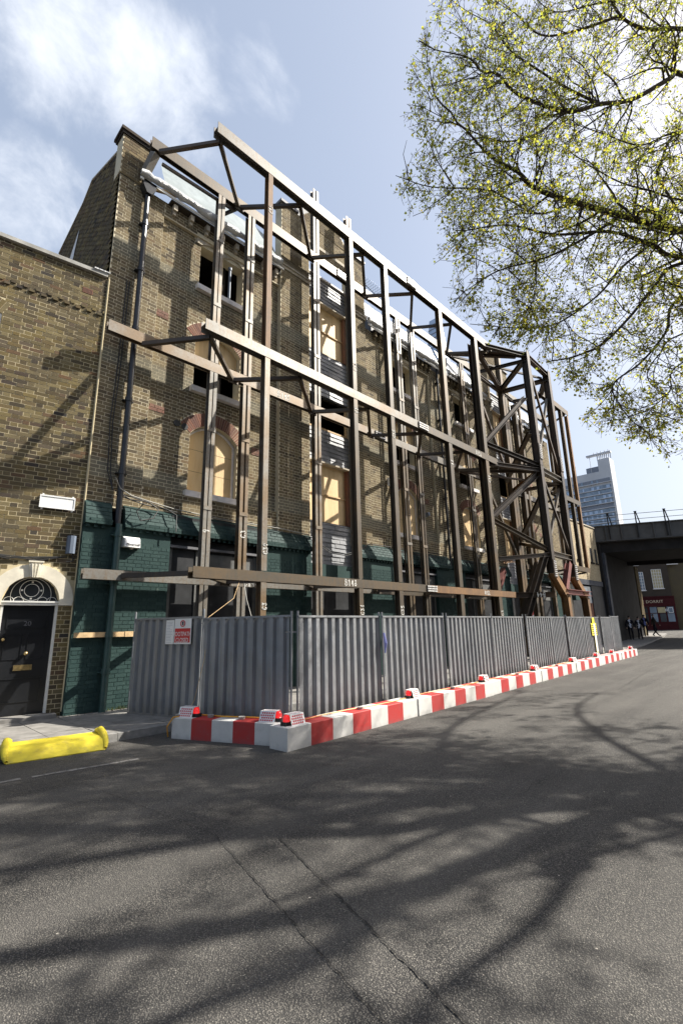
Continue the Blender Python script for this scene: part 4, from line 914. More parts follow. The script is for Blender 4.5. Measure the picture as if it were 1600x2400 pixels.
_m = marks('B99', 0, 0, .2, 0, tw, flip=True); _m.location = (20.62, 8.12, 14.2); _m.rotation_euler = (0, 0, math.atan2(By-9.0, Bx-19.35))
_m = marks('B99', 0, 0, .2, 0, tw, flip=True); _m.location = (20.5, 8.22, 8.42); _m.rotation_euler = (0, 0, math.atan2(By-9.0, Bx-19.35))
_m = marks('B44', 0, 0, .18, 0, tw, flip=True); _m.location = (20.1, 7.98, 2.72); _m.rotation_euler = (0, 0, math.atan2(7.75-8.95, 20.6-19.2))
# ================================================================== HOARDING
def corr_panel(length, h=1.86, z0=.03, left_post=True, right_post=True, name_parent=None, pitch=.2, tilt=0.0, top=1.9):
    """panel along +x from 0"""
    b = MB(); x = .03; n = max(1, int(round((length-.06)/pitch))); p = (length-.06)/n; pts = []
    for i in range(n): pts += [(x, 0.0), (x+p*.40, 0.0), (x+p*.58, .05), (x+p*.84, .05)]; x += p
    pts.append((x, 0.0)); V = []
    for (xx, yy) in pts: V += [(xx, yy, z0), (xx, yy, h)]
    b.add(V, [(2*i, 2*i+2, 2*i+3, 2*i+1) for i in range(len(pts)-1)], r=.5); b.build('corrugated_sheet', 'galv', name_parent)
    b = MB(); b.box(.0, length, -.012, .04, h, h+.035); b.build('top_rail', 'galv', name_parent); MB().box(0.0, length, -.012, .04, z0-.02, z0+.02).build('bottom_rail', 'galv', name_parent)
    for xx in (0.0, length-.0):
        MB().tube([(xx, .015, 0), (xx, .015, top+.07)], .02, 10).build('post', 'galv', name_parent)
def hy(x): return 6.35+.0535*(x-5.4)
GRP = 'corrugated hoarding panels round the frame'
segs = [(5.40, 7.75), (7.78, 10.14), (10.42, 12.94), (12.98, 15.48), (15.60, 17.9), (17.92, 19.7), (19.72, 22.02), (22.05, 24.38), (24.76, 26.55), (26.58, 28.25)]
labs = ['grey corrugated hoarding panel at the street corner, behind the first striped block', 'grey corrugated hoarding panel second from the street corner, with blue rag at its joint', 'grey corrugated hoarding panel third along the street, after the first gap', 'grey corrugated hoarding panel fourth along the street', 'grey corrugated hoarding panel fifth along the street, after the second gap',
        'grey corrugated hoarding panel sixth along the street', 'grey corrugated hoarding panel seventh along the street', 'corrugated hoarding panel carrying the yellow paper notice', 'second last corrugated hoarding panel, right of the dark gap', 'last corrugated hoarding panel at the far end of the street run']
hts = [(1.90, 1.87)]*10
for k, ((a, c), lb) in enumerate(zip(segs, labs)):
    y0, y1 = hy(a), hy(c)+(.06 if k in (0, 3, 5) else 0)-(.07 if k in (1,) else 0); ln = math.hypot(c-a, y1-y0)
    t = thing('hoarding_panel', lb, 'hoarding', (a, y0, 0), math.atan2(y1-y0, c-a), GRP); corr_panel(ln, 1.86 if k < 9 else 1.9, .04, name_parent=t)
p0, p1, p2 = (4.16, 10.05), (4.68, 8.24), (5.28, 6.40)
for k, (a, c, lb) in enumerate(((p0, p1, 'grey corrugated hoarding panel across the pavement with the FOOTPATH CLOSED sign'), (p1, p2, 'grey corrugated side hoarding panel between footpath sign and street corner'))):
    ln = math.hypot(c[0]-a[0], c[1]-a[1]); t = thing('hoarding_panel', lb, 'hoarding', (a[0], a[1], .10 if k == 0 else 0), math.atan2(c[1]-a[1], c[0]-a[0]), GRP)
    corr_panel(ln, 1.80 if k == 0 else 1.87, .03, name_parent=t)
    if k == 0: HP = t; HL = ln
tag(MB().bar((5.2, 6.44, 1.62), (5.42, 6.38, 1.62), .03).build('clamp', 'galv'), 'steel scaffold clamp tying the two hoarding panels at the corner', 'clamp')
b = MB(); b.tube([(7.765, 6.44, 1.55), (7.78, 6.42, 1.35), (7.76, 6.42, 1.15)], [.02, .035, .01], 6); tag(b.build('blue_rag', 'blue_shirt'), 'dark blue rag tied at a hoarding joint', 'rag')
# signs on side hoarding
ang = math.atan2(p1[1]-p0[1], p1[0]-p0[0])
t = thing('footpath_sign', 'red and white FOOTPATH CLOSED sign on the side hoarding', 'sign', (p0[0], p0[1], .10), ang)
sx = HL*.74
MB().box(sx-.22, sx+.22, -.02, -.014, 1.33, 1.80).build('plate', 'sign_white', t)
MB().box(sx-.2, sx+.2, -.023, -.0205, 1.36, 1.62).build('red_field', 'sign_red', t)
text_mesh('FOOTPATH\nCLOSED', .118, 'sign_white', 'lettering', t, face_neg_y(sx, -.026, 1.455), .001, xs=.75)
b = MB(); ring(b, sx, 1.71, .055, w_=.014, y=-.024); b.build('symbol_ring', 'sign_red', t); MB().box(sx-.018, sx+.018, -.025, -.0205, 1.68, 1.745).build('symbol_figure', 'sign_text', t)
t = thing('paper_notice', 'white typed paper notice beside the footpath closed sign', 'notice', (p0[0], p0[1], .10), ang)
MB().box(sx-.45, sx-.235, -.019, -.015, 1.33, 1.78).build('sheet', 'sign_white', t)
b = MB(); 
for i in range(14): b.box(sx-.43, sx-.43+R.uniform(.08, .17), -.0205, -.0195, 1.36+i*.029, 1.368+i*.029)
b.build('text_lines', 'grey_text', t, kind='stuff')
# yellow notice at far panel
a = (23.35, hy(23.35)-.03)
t = thing('yellow_notice', 'yellow cross shaped notice taped to the far hoarding', 'sign', (a[0], a[1], 0), math.atan(.0535))
MB().box(-.45, .35, -.01, 0, 1.1, 1.62).build('board', 'sign_yellow', t); MB().box(-.22, .12, -.014, -.0105, 1.62, 1.86).box(-.14, .10, -.014, -.0105, .35, 1.1).build('paper_strip', 'sign_yellow', t); MB().box(-.12, .12, -.02, -.0145, .4, 1.6).build('tape', 'sign_white', t)
b = MB(); 
for i in range(5): b.box(-.4, -.16, -.012, -.0105, 1.15+i*.09, 1.19+i*.09); b.box(.14, .31, -.012, -.0105, 1.15+i*.09, 1.19+i*.09)
b.build('text_lines', 'sign_text', t, kind='stuff')
# red and white plate behind hoarding
t = thing('chevron_board', 'red and white striped board standing behind the far hoarding', 'sign', (20.9, 9.0, 0))
MB().box(-.25, .25, -.02, 0, 1.5, 2.35).build('board', 'sign_white', t); MB().add([(-.25, -.023, 1.85), (.25, -.023, 2.05), (.25, -.023, 2.2), (-.25, -.023, 2.0)], [(0, 1, 2, 3)]).build('stripe', 'sign_red', t); MB().box(-.03, .03, 0, .05, .12, 1.9).build('post', 'galv', t)
# ================================================================== BARRIER BLOCKS
def by(x): return 5.64+.0535*(x-4.6)
blab = ['nearest red and white concrete block at the street corner with a lamp on its end', 'second red and white concrete block along the street', 'third red and white concrete block along the street', 'fourth red and white concrete block along the street', 'fifth red and white concrete block along the street', 'second last red and white concrete block along the street', 'last red and white concrete block at the far end']
def block(loc, rz, n, seg, label, dep=.38, h=.31):
    b = MB()
    for i in range(n): b.add([(i*seg, 0, 0), ((i+1)*seg, 0, 0), ((i+1)*seg, dep, 0), (i*seg, dep, 0), (i*seg, 0, h), ((i+1)*seg, 0, h), ((i+1)*seg, dep, h), (i*seg, dep, h)],
        [(4, 5, 6, 7), (0, 1, 5, 4), (2, 3, 7, 6)]+([(3, 0, 4, 7)] if i == 0 else [])+([(1, 2, 6, 5)] if i == n-1 else []), i % 2)
    o = b.build('barrier_block', ['blk_white', 'blk_red'], loc=(loc[0], loc[1]+R.uniform(-.015, .015), loc[2]), rotz=rz+R.uniform(-.004, .004)); bv = o.modifiers.new('bevel', 'BEVEL'); bv.width = .008; bv.segments = 1; bv.limit_method = 'ANGLE'
    # merge doubles so bevel only rounds true edges
    import bmesh
    bm = bmesh.new(); bm.from_mesh(o.data); bmesh.ops.remove_doubles(bm, verts=bm.verts, dist=1e-4); bm.to_mesh(o.data); bm.free()
    return tag(o, label, 'barrier block', 'red and white striped blocks')
ra = math.atan(.0535)
for k in range(7):
    x0 = 4.6+3.36*k; block((x0, by(x0), 0), ra, 7, 3.345/7*math.hypot(1, .0535)*.999, blab[k])
# side block: from corner back to the kerb
sa = math.atan2(7.79-6.06, 3.95-4.70)
sl = math.hypot(7.79-6.02, 3.95-4.72)
o = block((3.95, 7.79, 0), sa+math.pi, 5, sl/5, 'red and white concrete block lying across the gutter beside the kerb', dep=.36)
# lamps
def lamp(loc, rz, label, flip=False, grp='red warning lamps on the blocks'):
    t = thing('warning_lamp', label, 'warning lamp', loc, rz, grp); s_ = -1 if flip else 1
    # housing: bent white perforated plate, front and back slopes plus top
    b = MB(); w_ = .27; pr = [(-.115, 0), (-.07, .15), (.07, .15), (.115, 0)]; th = .004
    for (p, q) in zip(pr, pr[1:]): b.add([(-w_/2, p[0], p[1]), (w_/2, p[0], p[1]), (w_/2, q[0], q[1]), (-w_/2, q[0], q[1])], [(0, 1, 2, 3)])
    b.build('perforated_cover', 'sign_white', t)
    b = MB()
    for r_ in range(4):
        for c_ in range(7):
            x = -w_/2+.03+c_*.038+(.019 if r_ % 2 else 0); u_ = .16+r_*.22
            if x > w_/2-.015: continue
            y = pr[0][0]+(pr[1][0]-pr[0][0])*u_; z = .15*u_; P8 = [(x+.015*math.cos(q), y+.0145*math.sin(q)*.287-.0025, z+.0145*math.sin(q)*.958+.0006) for q in np.linspace(0, 6.283, 7)[:-1]]
            b.add(P8, [tuple(range(6))]); b.add([(px, -y*2+0*py+(-(py)), pz) if False else (px, -py, pz) for px, py, pz in P8], [tuple(reversed(range(6)))])
            if r_ < 2: b.add([(x+.012*math.cos(q), -.03+r_*.05+.011*math.sin(q), .1515) for q in np.linspace(0, 6.283, 7)[:-1]], [tuple(range(6))])
    b.build('cover_holes', 'hole', t, kind='stuff')
    e = -s_*(w_/2+.0)
    MB().tube([(e+s_*.02, 0, .045), (e-s_*.055, 0, .045)], [.052, .05], 12).build('lamp_base', 'lampbase', t) if False else MB().box(min(e+s_*.08, e-s_*.07), max(e+s_*.08, e-s_*.07), -.055, .055, .0, .05).build('lamp_base', 'lampbase', t)
    MB().tube([(e, 0, .05), (e, 0, .10), (e, 0, .135), (e, 0, .145)], [.052, .052, .035, .006], 12).build('lens', 'lens', t, smooth=True)
    return t
lamp((4.86, by(4.86)+.17, .311), ra, 'red warning lamp in perforated white cover at the street corner end of the nearest block')
ll = ['beside the first joint along the street', 'at the second joint along the street', 'at the third joint along the street', 'at the fourth joint along the street', 'near the far hoarding gap', 'second last, near the far end', 'at the very far end of the blocks']
for k, x in enumerate((8.05, 11.2, 14.6, 18.3, 21.4, 23.9, 27.6)): lamp((x, by(x)+.2, .311), ra+R.uniform(-.15, .15), 'red warning lamp '+ll[k])
ux, uy = math.cos(sa+math.pi), math.sin(sa+math.pi)
def sp(d_, off=.18): return (3.95+ux*d_-uy*off, 7.79+uy*d_+ux*off)
q = sp(.20); lamp((q[0], q[1], .311), sa+math.pi, 'red warning lamp at the kerb end of the side block', flip=True)
q = sp(sl-.22); lamp((q[0], q[1], .311), sa+math.pi, 'red warning lamp at the corner end of the side block', flip=True)
# lifting lugs and cable
LG = 'small grey lifting caps on the blocks'
for k, (x, y, lb) in enumerate([(sp(.05, .1)[0], sp(.05, .1)[1], 'beside the kerb end lamp'), (*sp(.62), 'middle of the side block, nearer the kerb'), (*sp(1.2), 'middle of the side block, nearer the corner')]+[(x, by(x)+.16, 'on the %s street block' % w_) for x, w_ in ((6.4, 'nearest'), (9.6, 'second'), (13.2, 'third'), (16.5, 'fourth'), (19.8, 'fifth'))]):
    tag(MB().tube([(x, y, .311), (x, y, .35), (x, y, .352)], [.045, .055, .05], 12).build('lifting_cap', 'concrete'), 'small round grey cap '+lb, 'cap', LG)
pts = []
for i in range(24):
    x = 4.95+i*.6; pts.append((x, by(x)+.2+.05*math.sin(i*1.3), .326+.005*math.sin(i)))
tag(MB().tube(pts, .009, 5).build('lamp_cable', 'yellow_cable'), 'orange cable lying along the tops of the street blocks', 'cable')
pts = [(3.93, 7.85, .02), (3.88, 7.8, .18), (3.95, 7.75, .32)]+[(*sp(d_, .26+.03*math.sin(d_*6)), .325) for d_ in (.2, .5, .8, 1.1, 1.4, 1.7)]+[(4.85, 6.1, .28), (4.86, 5.95, .33)]
tag(MB().tube(pts, .011, 6).build('lamp_cable', 'yellow_cable'), 'orange cable looped along the side block lamps', 'cable')
# draped lead from beam down to the hoarding
tag(MB().tube([(5.9, YO+.1, 2.72), (5.5, 8.5, 2.3), (4.75, 8.2, 1.9), (4.70, 8.15, 1.2), (4.45, 8.0, .5), (4.2, 7.8, .33)], .005, 5).build('lead_wire', 'timber'), 'thin yellow lead hanging from the bottom beam over the side hoarding', 'cable')
tag(MB().tube([(6.0, YO+.1, 2.72), (5.95, 8.7, 2.3), (5.6, 8.0, 1.9)], .008, 5).build('lead_wire', 'cable_grey'), 'thin pale lead dangling behind the side hoarding', 'cable')
# ================================================================== YELLOW KERB RAMP
t = thing('kerb_ramp', 'bright yellow plastic ramp with raised ends lying against the kerb', 'ramp', (1.78, 8.06, 0), math.atan2(-.2, 1.15))
ln = 1.20; b = MB()
prof = [(-.03, .010), (.04, .06), (.15, .128), (.30, .155), (.56, .17)]
nx = 14
for i in range(nx+1):
    x = ln*i/nx
    for (y, z) in prof: b.v.append((x+y*-.0, y+.004*math.sin(i*1.7), z+.002*math.sin(i*2.1+y*9)))
for i in range(nx):
    for j in range(4): b.f.append((i*5+j, i*5+5+j, i*5+6+j, i*5+1+j)); b.m.append(0); b.r.append(.5)
n0 = len(b.v)
b.build('ramp_plate', 'yellow', t, smooth=True)
MB().box(0, ln, -.025, -.018, .0, .014).build('ramp_edge', 'yellow', t); MB().box(.0, ln, .555, .565, .12, .165).build('ramp_edge', 'yellow', t)
for e, s_ in ((0, -1), (ln, 1)):
    pts = [(e, -.02, .025), (e+s_*.02, .08, .07), (e+s_*.025, .2, .125), (e+s_*.02, .34, .165), (e, .48, .20), (e-s_*.04, .57, .18)]
    MB().tube(pts, [.022, .04, .05, .055, .055, .035], 12).build('raised_end', 'yellow', t, smooth=True)
    if False: MB().add([(e-s_*.0, -.01, .01), (e-s_*.14, .03, .055), (e-s_*.11, .5, .20), (e, .5, .28), (e, .2, .20)], [(0, 1, 2, 3, 4)]).build('end_gusset', 'yellow', t)
# ================================================================== FAR BUILDINGS
t = thing('added_terrace', 'long plain brick terrace on the opposite side of the street, behind the photographer', 'terrace', (0, -12, 0))  # added out of view to darken the ambient light on the street
MB().box(-40, 26, -8, 0, -.1, 9.5).build('wall', 'brick_dark', t); MB().box(-40.1, 26.1, -8.1, .15, 9.502, 9.65).build('coping', 'stone', t)
for k in range(16):
    for z in (1.0, 4.2, 7.0): MB().box(-38+k*4, -36.8+k*4, .002, .05, z, z+1.7).build('window', 'glass', t)
# pale brick building with small windows
t = thing('brick_building', 'pale yellow brick building with four small square windows before the railway bridge', 'building', (0, YF, 0))
sm = [Opening(x, x+.5, 5.75, 6.8, 0) for x in (33.4, 34.75, 36.1, 37.1)]
rg = [(31.6, 37.8, 4.45, 8.35, 0)]
bricks_mesh(brick_faces(rg, sm, 31), .012).build('brickwork', 'brick_pale', t, kind='stuff'); wall_slab(rg, sm, .3).build('wall', 'mortar_new', t)
for o in sm: MB().box(o.x0, o.x1, .02, .06, o.z0, o.z1).build('window', 'dark_shop', t); MB().box(o.x0-.08, o.x1+.08, -.08, .1, o.z0-.1, o.z0-.002).build('sill', 'brick_dark', t)
MB().box(31.6, 37.8, .3, 6, .1, 8.3).build('body', 'brick_dark', t); MB().box(31.6, 37.85, -.06, .4, 8.352, 8.42).build('coping', 'stone', t)
MB().box(31.2, 37.82, -.06, .3, 4.1, 4.448).build('steel_lintel', 'blue_shade', t)
MB().box(30.62, 31.58, .0, 4, .1, 7.6).build('link_wall', 'brick_dark', t)
MB().box(31.6, 33.6, .0, .3, .1, 4.098).box(35.4, 37.8, .0, .3, .1, 4.098).build('dark_shop_wall', 'dark_shop', t); MB().box(33.6, 35.4, .05, .3, .1, 2.9).build('red_brick_panel', 'brick_red', t); MB().box(33.6, 35.4, .05, .1, 2.902, 4.0).build('window', 'glass_sky', t)
tag(MB().box(31.0, 31.7, YF-.4, YF-.05, 3.0, 3.6).build('shop_sign', 'green'), 'dark green shop fascia sign at the end of the facade', 'sign')
# railway bridge
BA = math.atan2(-.909, .417)
t = thing('railway_bridge', 'dark steel railway bridge crossing the street with a riveted girder and handrail', 'bridge', (37.86, 10.89, 0), BA)
def nb2(x0, x1, y0, y1, z0, z1, name, mat): return MB().box(x0, x1, y0, y1, z0, z1).build(name, mat, t)
# local x runs across the street (towards -y world); local +y = away from camera side
nb2(-2.0, 26, 0, .25, 7.43, 8.5, 'girder', 'bridge'); nb2(-2.0, 26, -.12, .3, 8.502, 8.56, 'girder_flange', 'bridge'); nb2(-2.0, 26, -.12, .3, 7.37, 7.428, 'girder_flange', 'bridge')
nb2(-.0, 26, .3, 7.8, 6.6, 7.36, 'deck', 'bridge_dark'); nb2(-.0, 26, 8.3, 13, 7.3, 8.0, 'deck', 'bridge_dark'); nb2(-2.0, 26, 7.8, 8.2, 6.3, 8.3, 'girder', 'bridge_dark')  # second, higher deck is unseen, added to shade the abutment
for i in range(24): nb2(.75+i*1.02-.03, .75+i*1.02+.03, -.11, -.002, 7.43, 8.5, 'stiffener', 'bridge')
for i in range(9):
    x = 1.1+i*1.8; b = MB(); b.bar((x-.1, -.1, 7.5), (x-.1, -.05, 9.4), .07, .07); b.bar((x+.12, -.1, 8.5), (x-.04, -.05, 9.4), .06, .06); b.box(x-.16, x+.02, -.1, 0, 9.4, 9.44); b.build('handrail_post', 'bridge_dark', t)
for z in (8.85, 9.25): nb2(-2, 26, -.07, -.045, z, z+.03, 'handrail', 'bridge_dark')
# abutment along the pavement
t = thing('bridge_abutment', 'dark sooty brick abutment wall beneath the railway bridge', 'wall', (37.9, 10.7, 0), math.atan2(.5, 10.9))
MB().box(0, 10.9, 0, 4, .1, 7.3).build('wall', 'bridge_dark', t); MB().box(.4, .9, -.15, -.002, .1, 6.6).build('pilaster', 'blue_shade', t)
MB().box(10.9, 12.2, -.05, 3, .1, 6.4).build('end_pier', 'brick_old', t)
b = bricks_mesh(brick_faces([(10.9, 12.2, .3, 6.4, -.06)], [], 41)); b.build('end_pier_brickwork', 'brick_old', t, kind='stuff')
# pub building across the end of the street
pA = at_depth(1486, 1470, 58); pB = at_depth(1600, 1470, 56.5)
pa = math.atan2(pB[1]-pA[1], pB[0]-pA[0]); t = thing('corner_pub', 'dark brick public house with maroon shopfront and sash windows beyond the bridge', 'pub', (pA[0], pA[1], .55), pa)
U = math.hypot(pB[0]-pA[0], pB[1]-pA[1])/114.0
def lx(px): return (px-1486)*U
def lz(py): return (1456-py)*58/1150.0+1.69-.55
MB().box(-6, lx(1588), 0, 6, 3.2, 11).build('wall', 'brick_dark', t); MB().box(lx(1588), lx(1690), .3, 6, 0, 12).build('side_wall', 'brick_old', t)
MB().box(-6, lx(1591), -.12, 0, 2.75, 3.75).build('fascia', 'maroon', t); MB().box(-6, lx(1591), 0, 3, -.1, 2.749).build('shopfront', 'maroon', t)
MB().box(-6, lx(1591), -.22, -.12, 3.75, 3.87).build('cornice', 'maroon', t)
text_mesh('LITTLE DORRIT', .46, 'gold', 'lettering', t, face_neg_y(lx(1524), -.13, 3.25), .005, spacing=1.1)
text_mesh('BOROUGH MARKET', .22, 'gold', 'lettering', t, face_neg_y(lx(1571), -.13, 3.3), .005) if False else None
for i, (a, c) in enumerate(((1490, 1503), (1508, 1524), (1530, 1546), (1552, 1566), (1570, 1586))):
    pw = MB().box(lx(a), lx(c), -.03, -.002, .95, 2.65).build('shop_window', 'glass' if i % 2 else 'glass_sky', t)
    MB().box(lx(a), lx(c), -.05, -.031, 1.9, 1.97).build('glazing_bar', 'maroon', pw)
MB().box(lx(1548), lx(1566), -.06, -.051, 1.98, 2.6).build('window_poster', 'curtain', t)
b = MB(); 
for (x0, x1, z0, z1) in ((lx(1573), lx(1584), 1.95, 2.55), (lx(1566), lx(1571), 2.15, 2.4)):
    b.box(x0, x1, -.09, -.08, z0, z0+.05); b.box(x0, x1, -.09, -.08, z1-.05, z1); b.box(x0, x0+.05, -.09, -.08, z0+.05, z1-.05); b.box(x1-.05, x1, -.09, -.08, z0+.05, z1-.05)
b.build('menu_frame', 'sign_white', t)
for i, (a, c, z0, z1, mt) in enumerate(((1505, 1527, 4.65, 6.75, 'glass_sky'), (1548, 1571, 4.8, 7.0, 'curtain'), (1499, 1518, 7.65, 9.3, 'glass'), (1542, 1563, 7.85, 9.5, 'glass'), (1590, 1612, 7.6, 9.0, 'glass'))):
    x0, x1 = lx(a), lx(c); wn = MB().box(x0, x1, -.02, -.002, z0, z1).build('window', mt, t); b = MB()
    for k in range(5): xx = x0+(x1-x0)*k/4; b.box(xx-.025, xx+.025, -.05, -.021, z0, z1)
    for k in range(7): zz_ = z0+(z1-z0)*k/6; b.box(x0, x1, -.052, -.0505, zz_-.025, zz_+.025)
    b.build('sash_bars', 'white', wn); MB().box(x0-.1, x1+.1, -.15, 0, z0-.12, z0-.03).build('sill', 'sill', wn)
# hospital tower (far)
t = thing('tower_block', 'tall pale grey concrete tower block with window bands and rooftop gantry', 'tower block', (240, 0, 0))
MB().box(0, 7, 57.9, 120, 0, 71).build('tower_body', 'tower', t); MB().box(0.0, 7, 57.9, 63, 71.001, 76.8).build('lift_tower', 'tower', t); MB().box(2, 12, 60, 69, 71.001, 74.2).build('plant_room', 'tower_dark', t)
z = 66.4; f = 0
while z > 8:
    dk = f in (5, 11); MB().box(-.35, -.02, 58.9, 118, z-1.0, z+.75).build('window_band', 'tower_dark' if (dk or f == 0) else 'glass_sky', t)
    if not dk:
        b = MB(); rr = random.Random(f)
        for k in range(26):
            y = 59.3+k*2.25; 
            if rr.random() < .6: b.box(-.45, -.36, y, y+rr.uniform(.6, 1.6), z-.9, z+.5)
        b.build('window_pane', 'spire' if f else 'glass_sky', t, kind='stuff')
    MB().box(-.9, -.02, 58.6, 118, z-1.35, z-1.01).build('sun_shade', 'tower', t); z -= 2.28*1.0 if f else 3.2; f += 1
b = MB(); b.box(1, 3, 57.2, 68, 79.5, 80.3)
for k in range(8): b.box(1.2+R.random(), 1.9, 57.4+k*.8, 57.8+k*.8, 76.8, 79.5)
b.box(1.8, 2.0, 66.6, 66.8, 71, 79.6)
for k in range(5): b.box(1.5, 1.9, 58+k*1.6, 58.3+k*1.6, 80.3, 81.2)
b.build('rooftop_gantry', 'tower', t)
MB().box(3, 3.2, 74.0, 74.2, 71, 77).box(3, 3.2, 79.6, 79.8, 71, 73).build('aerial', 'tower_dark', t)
# glass spire far away
pS = at_depth(1020, 760, 300); t = thing('glass_spire', 'distant tapering pale blue glass tower seen through the steel frame', 'tower', (pS[0], pS[1], 0))
b = MB(); s0, s1 = 22, 3.0; hT = 213
b.add([(-s0, -s0, 0), (s0, -s0, 0), (s0, s0, 0), (-s0, s0, 0), (-s1, -s1, hT), (s1, -s1, hT), (s1, s1, hT), (-s1, s1, hT)], [(0, 1, 5, 4), (1, 2, 6, 5), (2, 3, 7, 6), (3, 0, 4, 7)]); b.build('glass_shaft', 'spire', t)
b = MB()
for k in range(40):
    z = 60+k*3.8; s_ = s0+(s1-s0)*z/hT+.15; b.box(-s_, s_, -s_, s_, z, z+.8)
b.build('floor_edges', 'tower_dark', t, kind='stuff')
# roof aerial and chimney behind facade
t = thing('television_aerial', 'black television aerial with many cross rods on a mast above the roof', 'aerial', (14.6, 13.0, 0))
b = MB(); b.tube([(-.1, 0, 14.5), (-.1, 0, 18.4)], .02, 6); b.tube([(-.1, 0, 18.1), (2.2, .3, 18.1)], .018, 6)
for k in range(14): b.tube([(.0+k*.16, -.28, 18.1), (.0+k*.16, .28, 18.1)], .008, 4); b.tube([(.0+k*.16, .0, 17.85), (.0+k*.16, .0, 18.35)], .008, 4)
b.build('aerial_rods', 'black_pipe', t)
t = thing('chimney_stack', 'brick chimney stack behind the polythene roof', 'chimney', (16.9, 12.2, 0)); MB().box(-.6, .3, 0, .6, 13, 15.9).build('stack', 'brick_tan', t); MB().box(-2.6, .35, -.3, .65, 14.4, 15.3).build('slate_cheek', 'roof_slate', t)
t = thing('dark_dormer', 'dark flat topped dormer behind the gutter past the second downpipe', 'dormer', (19.6, 11.6, 0)); MB().box(-1.2, 2.5, 0, 1.5, 13.2, 14.6).build('cheek', 'roof_slate', t); MB().box(1.6, 2.3, -.03, -.002, 13.5, 14.4).build('window_pane', 'glass_sky', t)
# ================================================================== PEDESTRIANS
def person(px, pyf, D, hgt, label, jacket, shirt, trous, face=0, stride=.25, arm=.1):
    P0 = at_depth(px, pyf, D); gz0 = P0[2]; s_ = hgt/1.78
    t = thing('person', label, 'person', tuple(P0), face)
    J = {'pel': (0, 0, .95, .15), 'wa': (0, 0, 1.12, .135), 'ch': (0, 0, 1.35, .17), 'nk': (0, 0, 1.52, .06), 'hd': (0, -.01, 1.64, .085), 'ht': (0, -.01, 1.74, .07)}
    for q, sg in (('l', -1), ('r', 1)):
        J['hp'+q] = (.09*sg, 0, .9, .10); J['kn'+q] = (.1*sg, -stride*.5*sg-.03, .5, .07); J['an'+q] = (.1*sg, stride*sg, .08, .05); J['to'+q] = (.1*sg, stride*sg-.16, .04, .045)
        J['sh'+q] = (.19*sg, 0, 1.44, .075); J['el'+q] = (.27*sg, arm*sg, 1.15, .055); J['wr'+q] = (.26*sg, arm*sg*1.8-.1, .92, .04); J['ha'+q] = (.26*sg, arm*sg*1.9-.13, .83, .04)
    E = [('pel', 'wa'), ('wa', 'ch'), ('ch', 'nk'), ('nk', 'hd'), ('hd', 'ht')]
    for q in 'lr': E += [('pel', 'hp'+q), ('hp'+q, 'kn'+q), ('kn'+q, 'an'+q), ('an'+q, 'to'+q), ('ch', 'sh'+q), ('sh'+q, 'el'+q), ('el'+q, 'wr'+q), ('wr'+q, 'ha'+q)]
    ks = list(J); me = bpy.data.meshes.new('sk'); me.from_pydata([tuple(c*s_ for c in J[k][:3]) for k in ks], [(ks.index(a), ks.index(b_)) for a, b_ in E], [])
    o = bpy.data.objects.new('sk', me); COL.objects.link(o); o.modifiers.new('s', 'SKIN'); sb = o.modifiers.new('u', 'SUBSURF'); sb.levels = 1
    for i, k in enumerate(ks): v = me.skin_vertices[0].data[i]; r_ = J[k][3]*s_; v.radius = (r_, r_*.85); v.use_root = (k == 'pel')
    dg = bpy.context.evaluated_depsgraph_get(); nm = bpy.data.meshes.new_from_object(o.evaluated_get(dg)); bpy.data.objects.remove(o)
    nm.name = 'body'; 
    for m_ in (trous, jacket, 'skin', shirt): nm.materials.append(M[m_])
    for p in nm.polygons:
        c = p.center/s_; p.use_smooth = True
        if c.z > 1.53: p.material_index = 2
        elif c.z < .93 and abs(c.x) > .2: p.material_index = 2
        elif c.z < .93: p.material_index = 0
        elif abs(c.x) < .06 and c.y < -.05: p.material_index = 3
        else: p.material_index = 1
    bo = bpy.data.objects.new('body', nm); COL.objects.link(bo); bo.parent = t
    b = MB(); n = 8
    for i in range(6):
        for j in range(n): th = math.pi*.55*i/5; q = .098*s_; b.v.append((q*math.sin(th)*math.cos(2*math.pi*j/n), .015+q*math.sin(th)*math.sin(2*math.pi*j/n), 1.69*s_+q*math.cos(th)))
    for i in range(5):
        for j in range(n): b.f.append((i*n+j, i*n+(j+1) % n, (i+1)*n+(j+1) % n, (i+1)*n+j)); b.m.append(0); b.r.append(0)
    b.build('hair', 'hair', t, smooth=True)
    return t
fa = rad(-70)
person(1481, 1500, 38, 1.78, 'man in dark suit and white shirt, nearest the end of the hoarding', 'suit', 'shirt', 'suit', fa, .2)
person(1502, 1500, 38.5, 1.76, 'man in black suit with open white collar striding towards the camera', 'suit', 'shirt', 'suit', fa, -.22)
person(1515, 1492, 40, 1.72, 'man with pale blue shirt front and dark jacket beside the striding man', 'suit', 'blue_shirt', 'suit', fa, .15)
person(1537, 1491, 40, 1.72, 'rightmost walker in brown coat with an arm swung out', 'coat', 'coat', 'suit', rad(20), .2, .13)
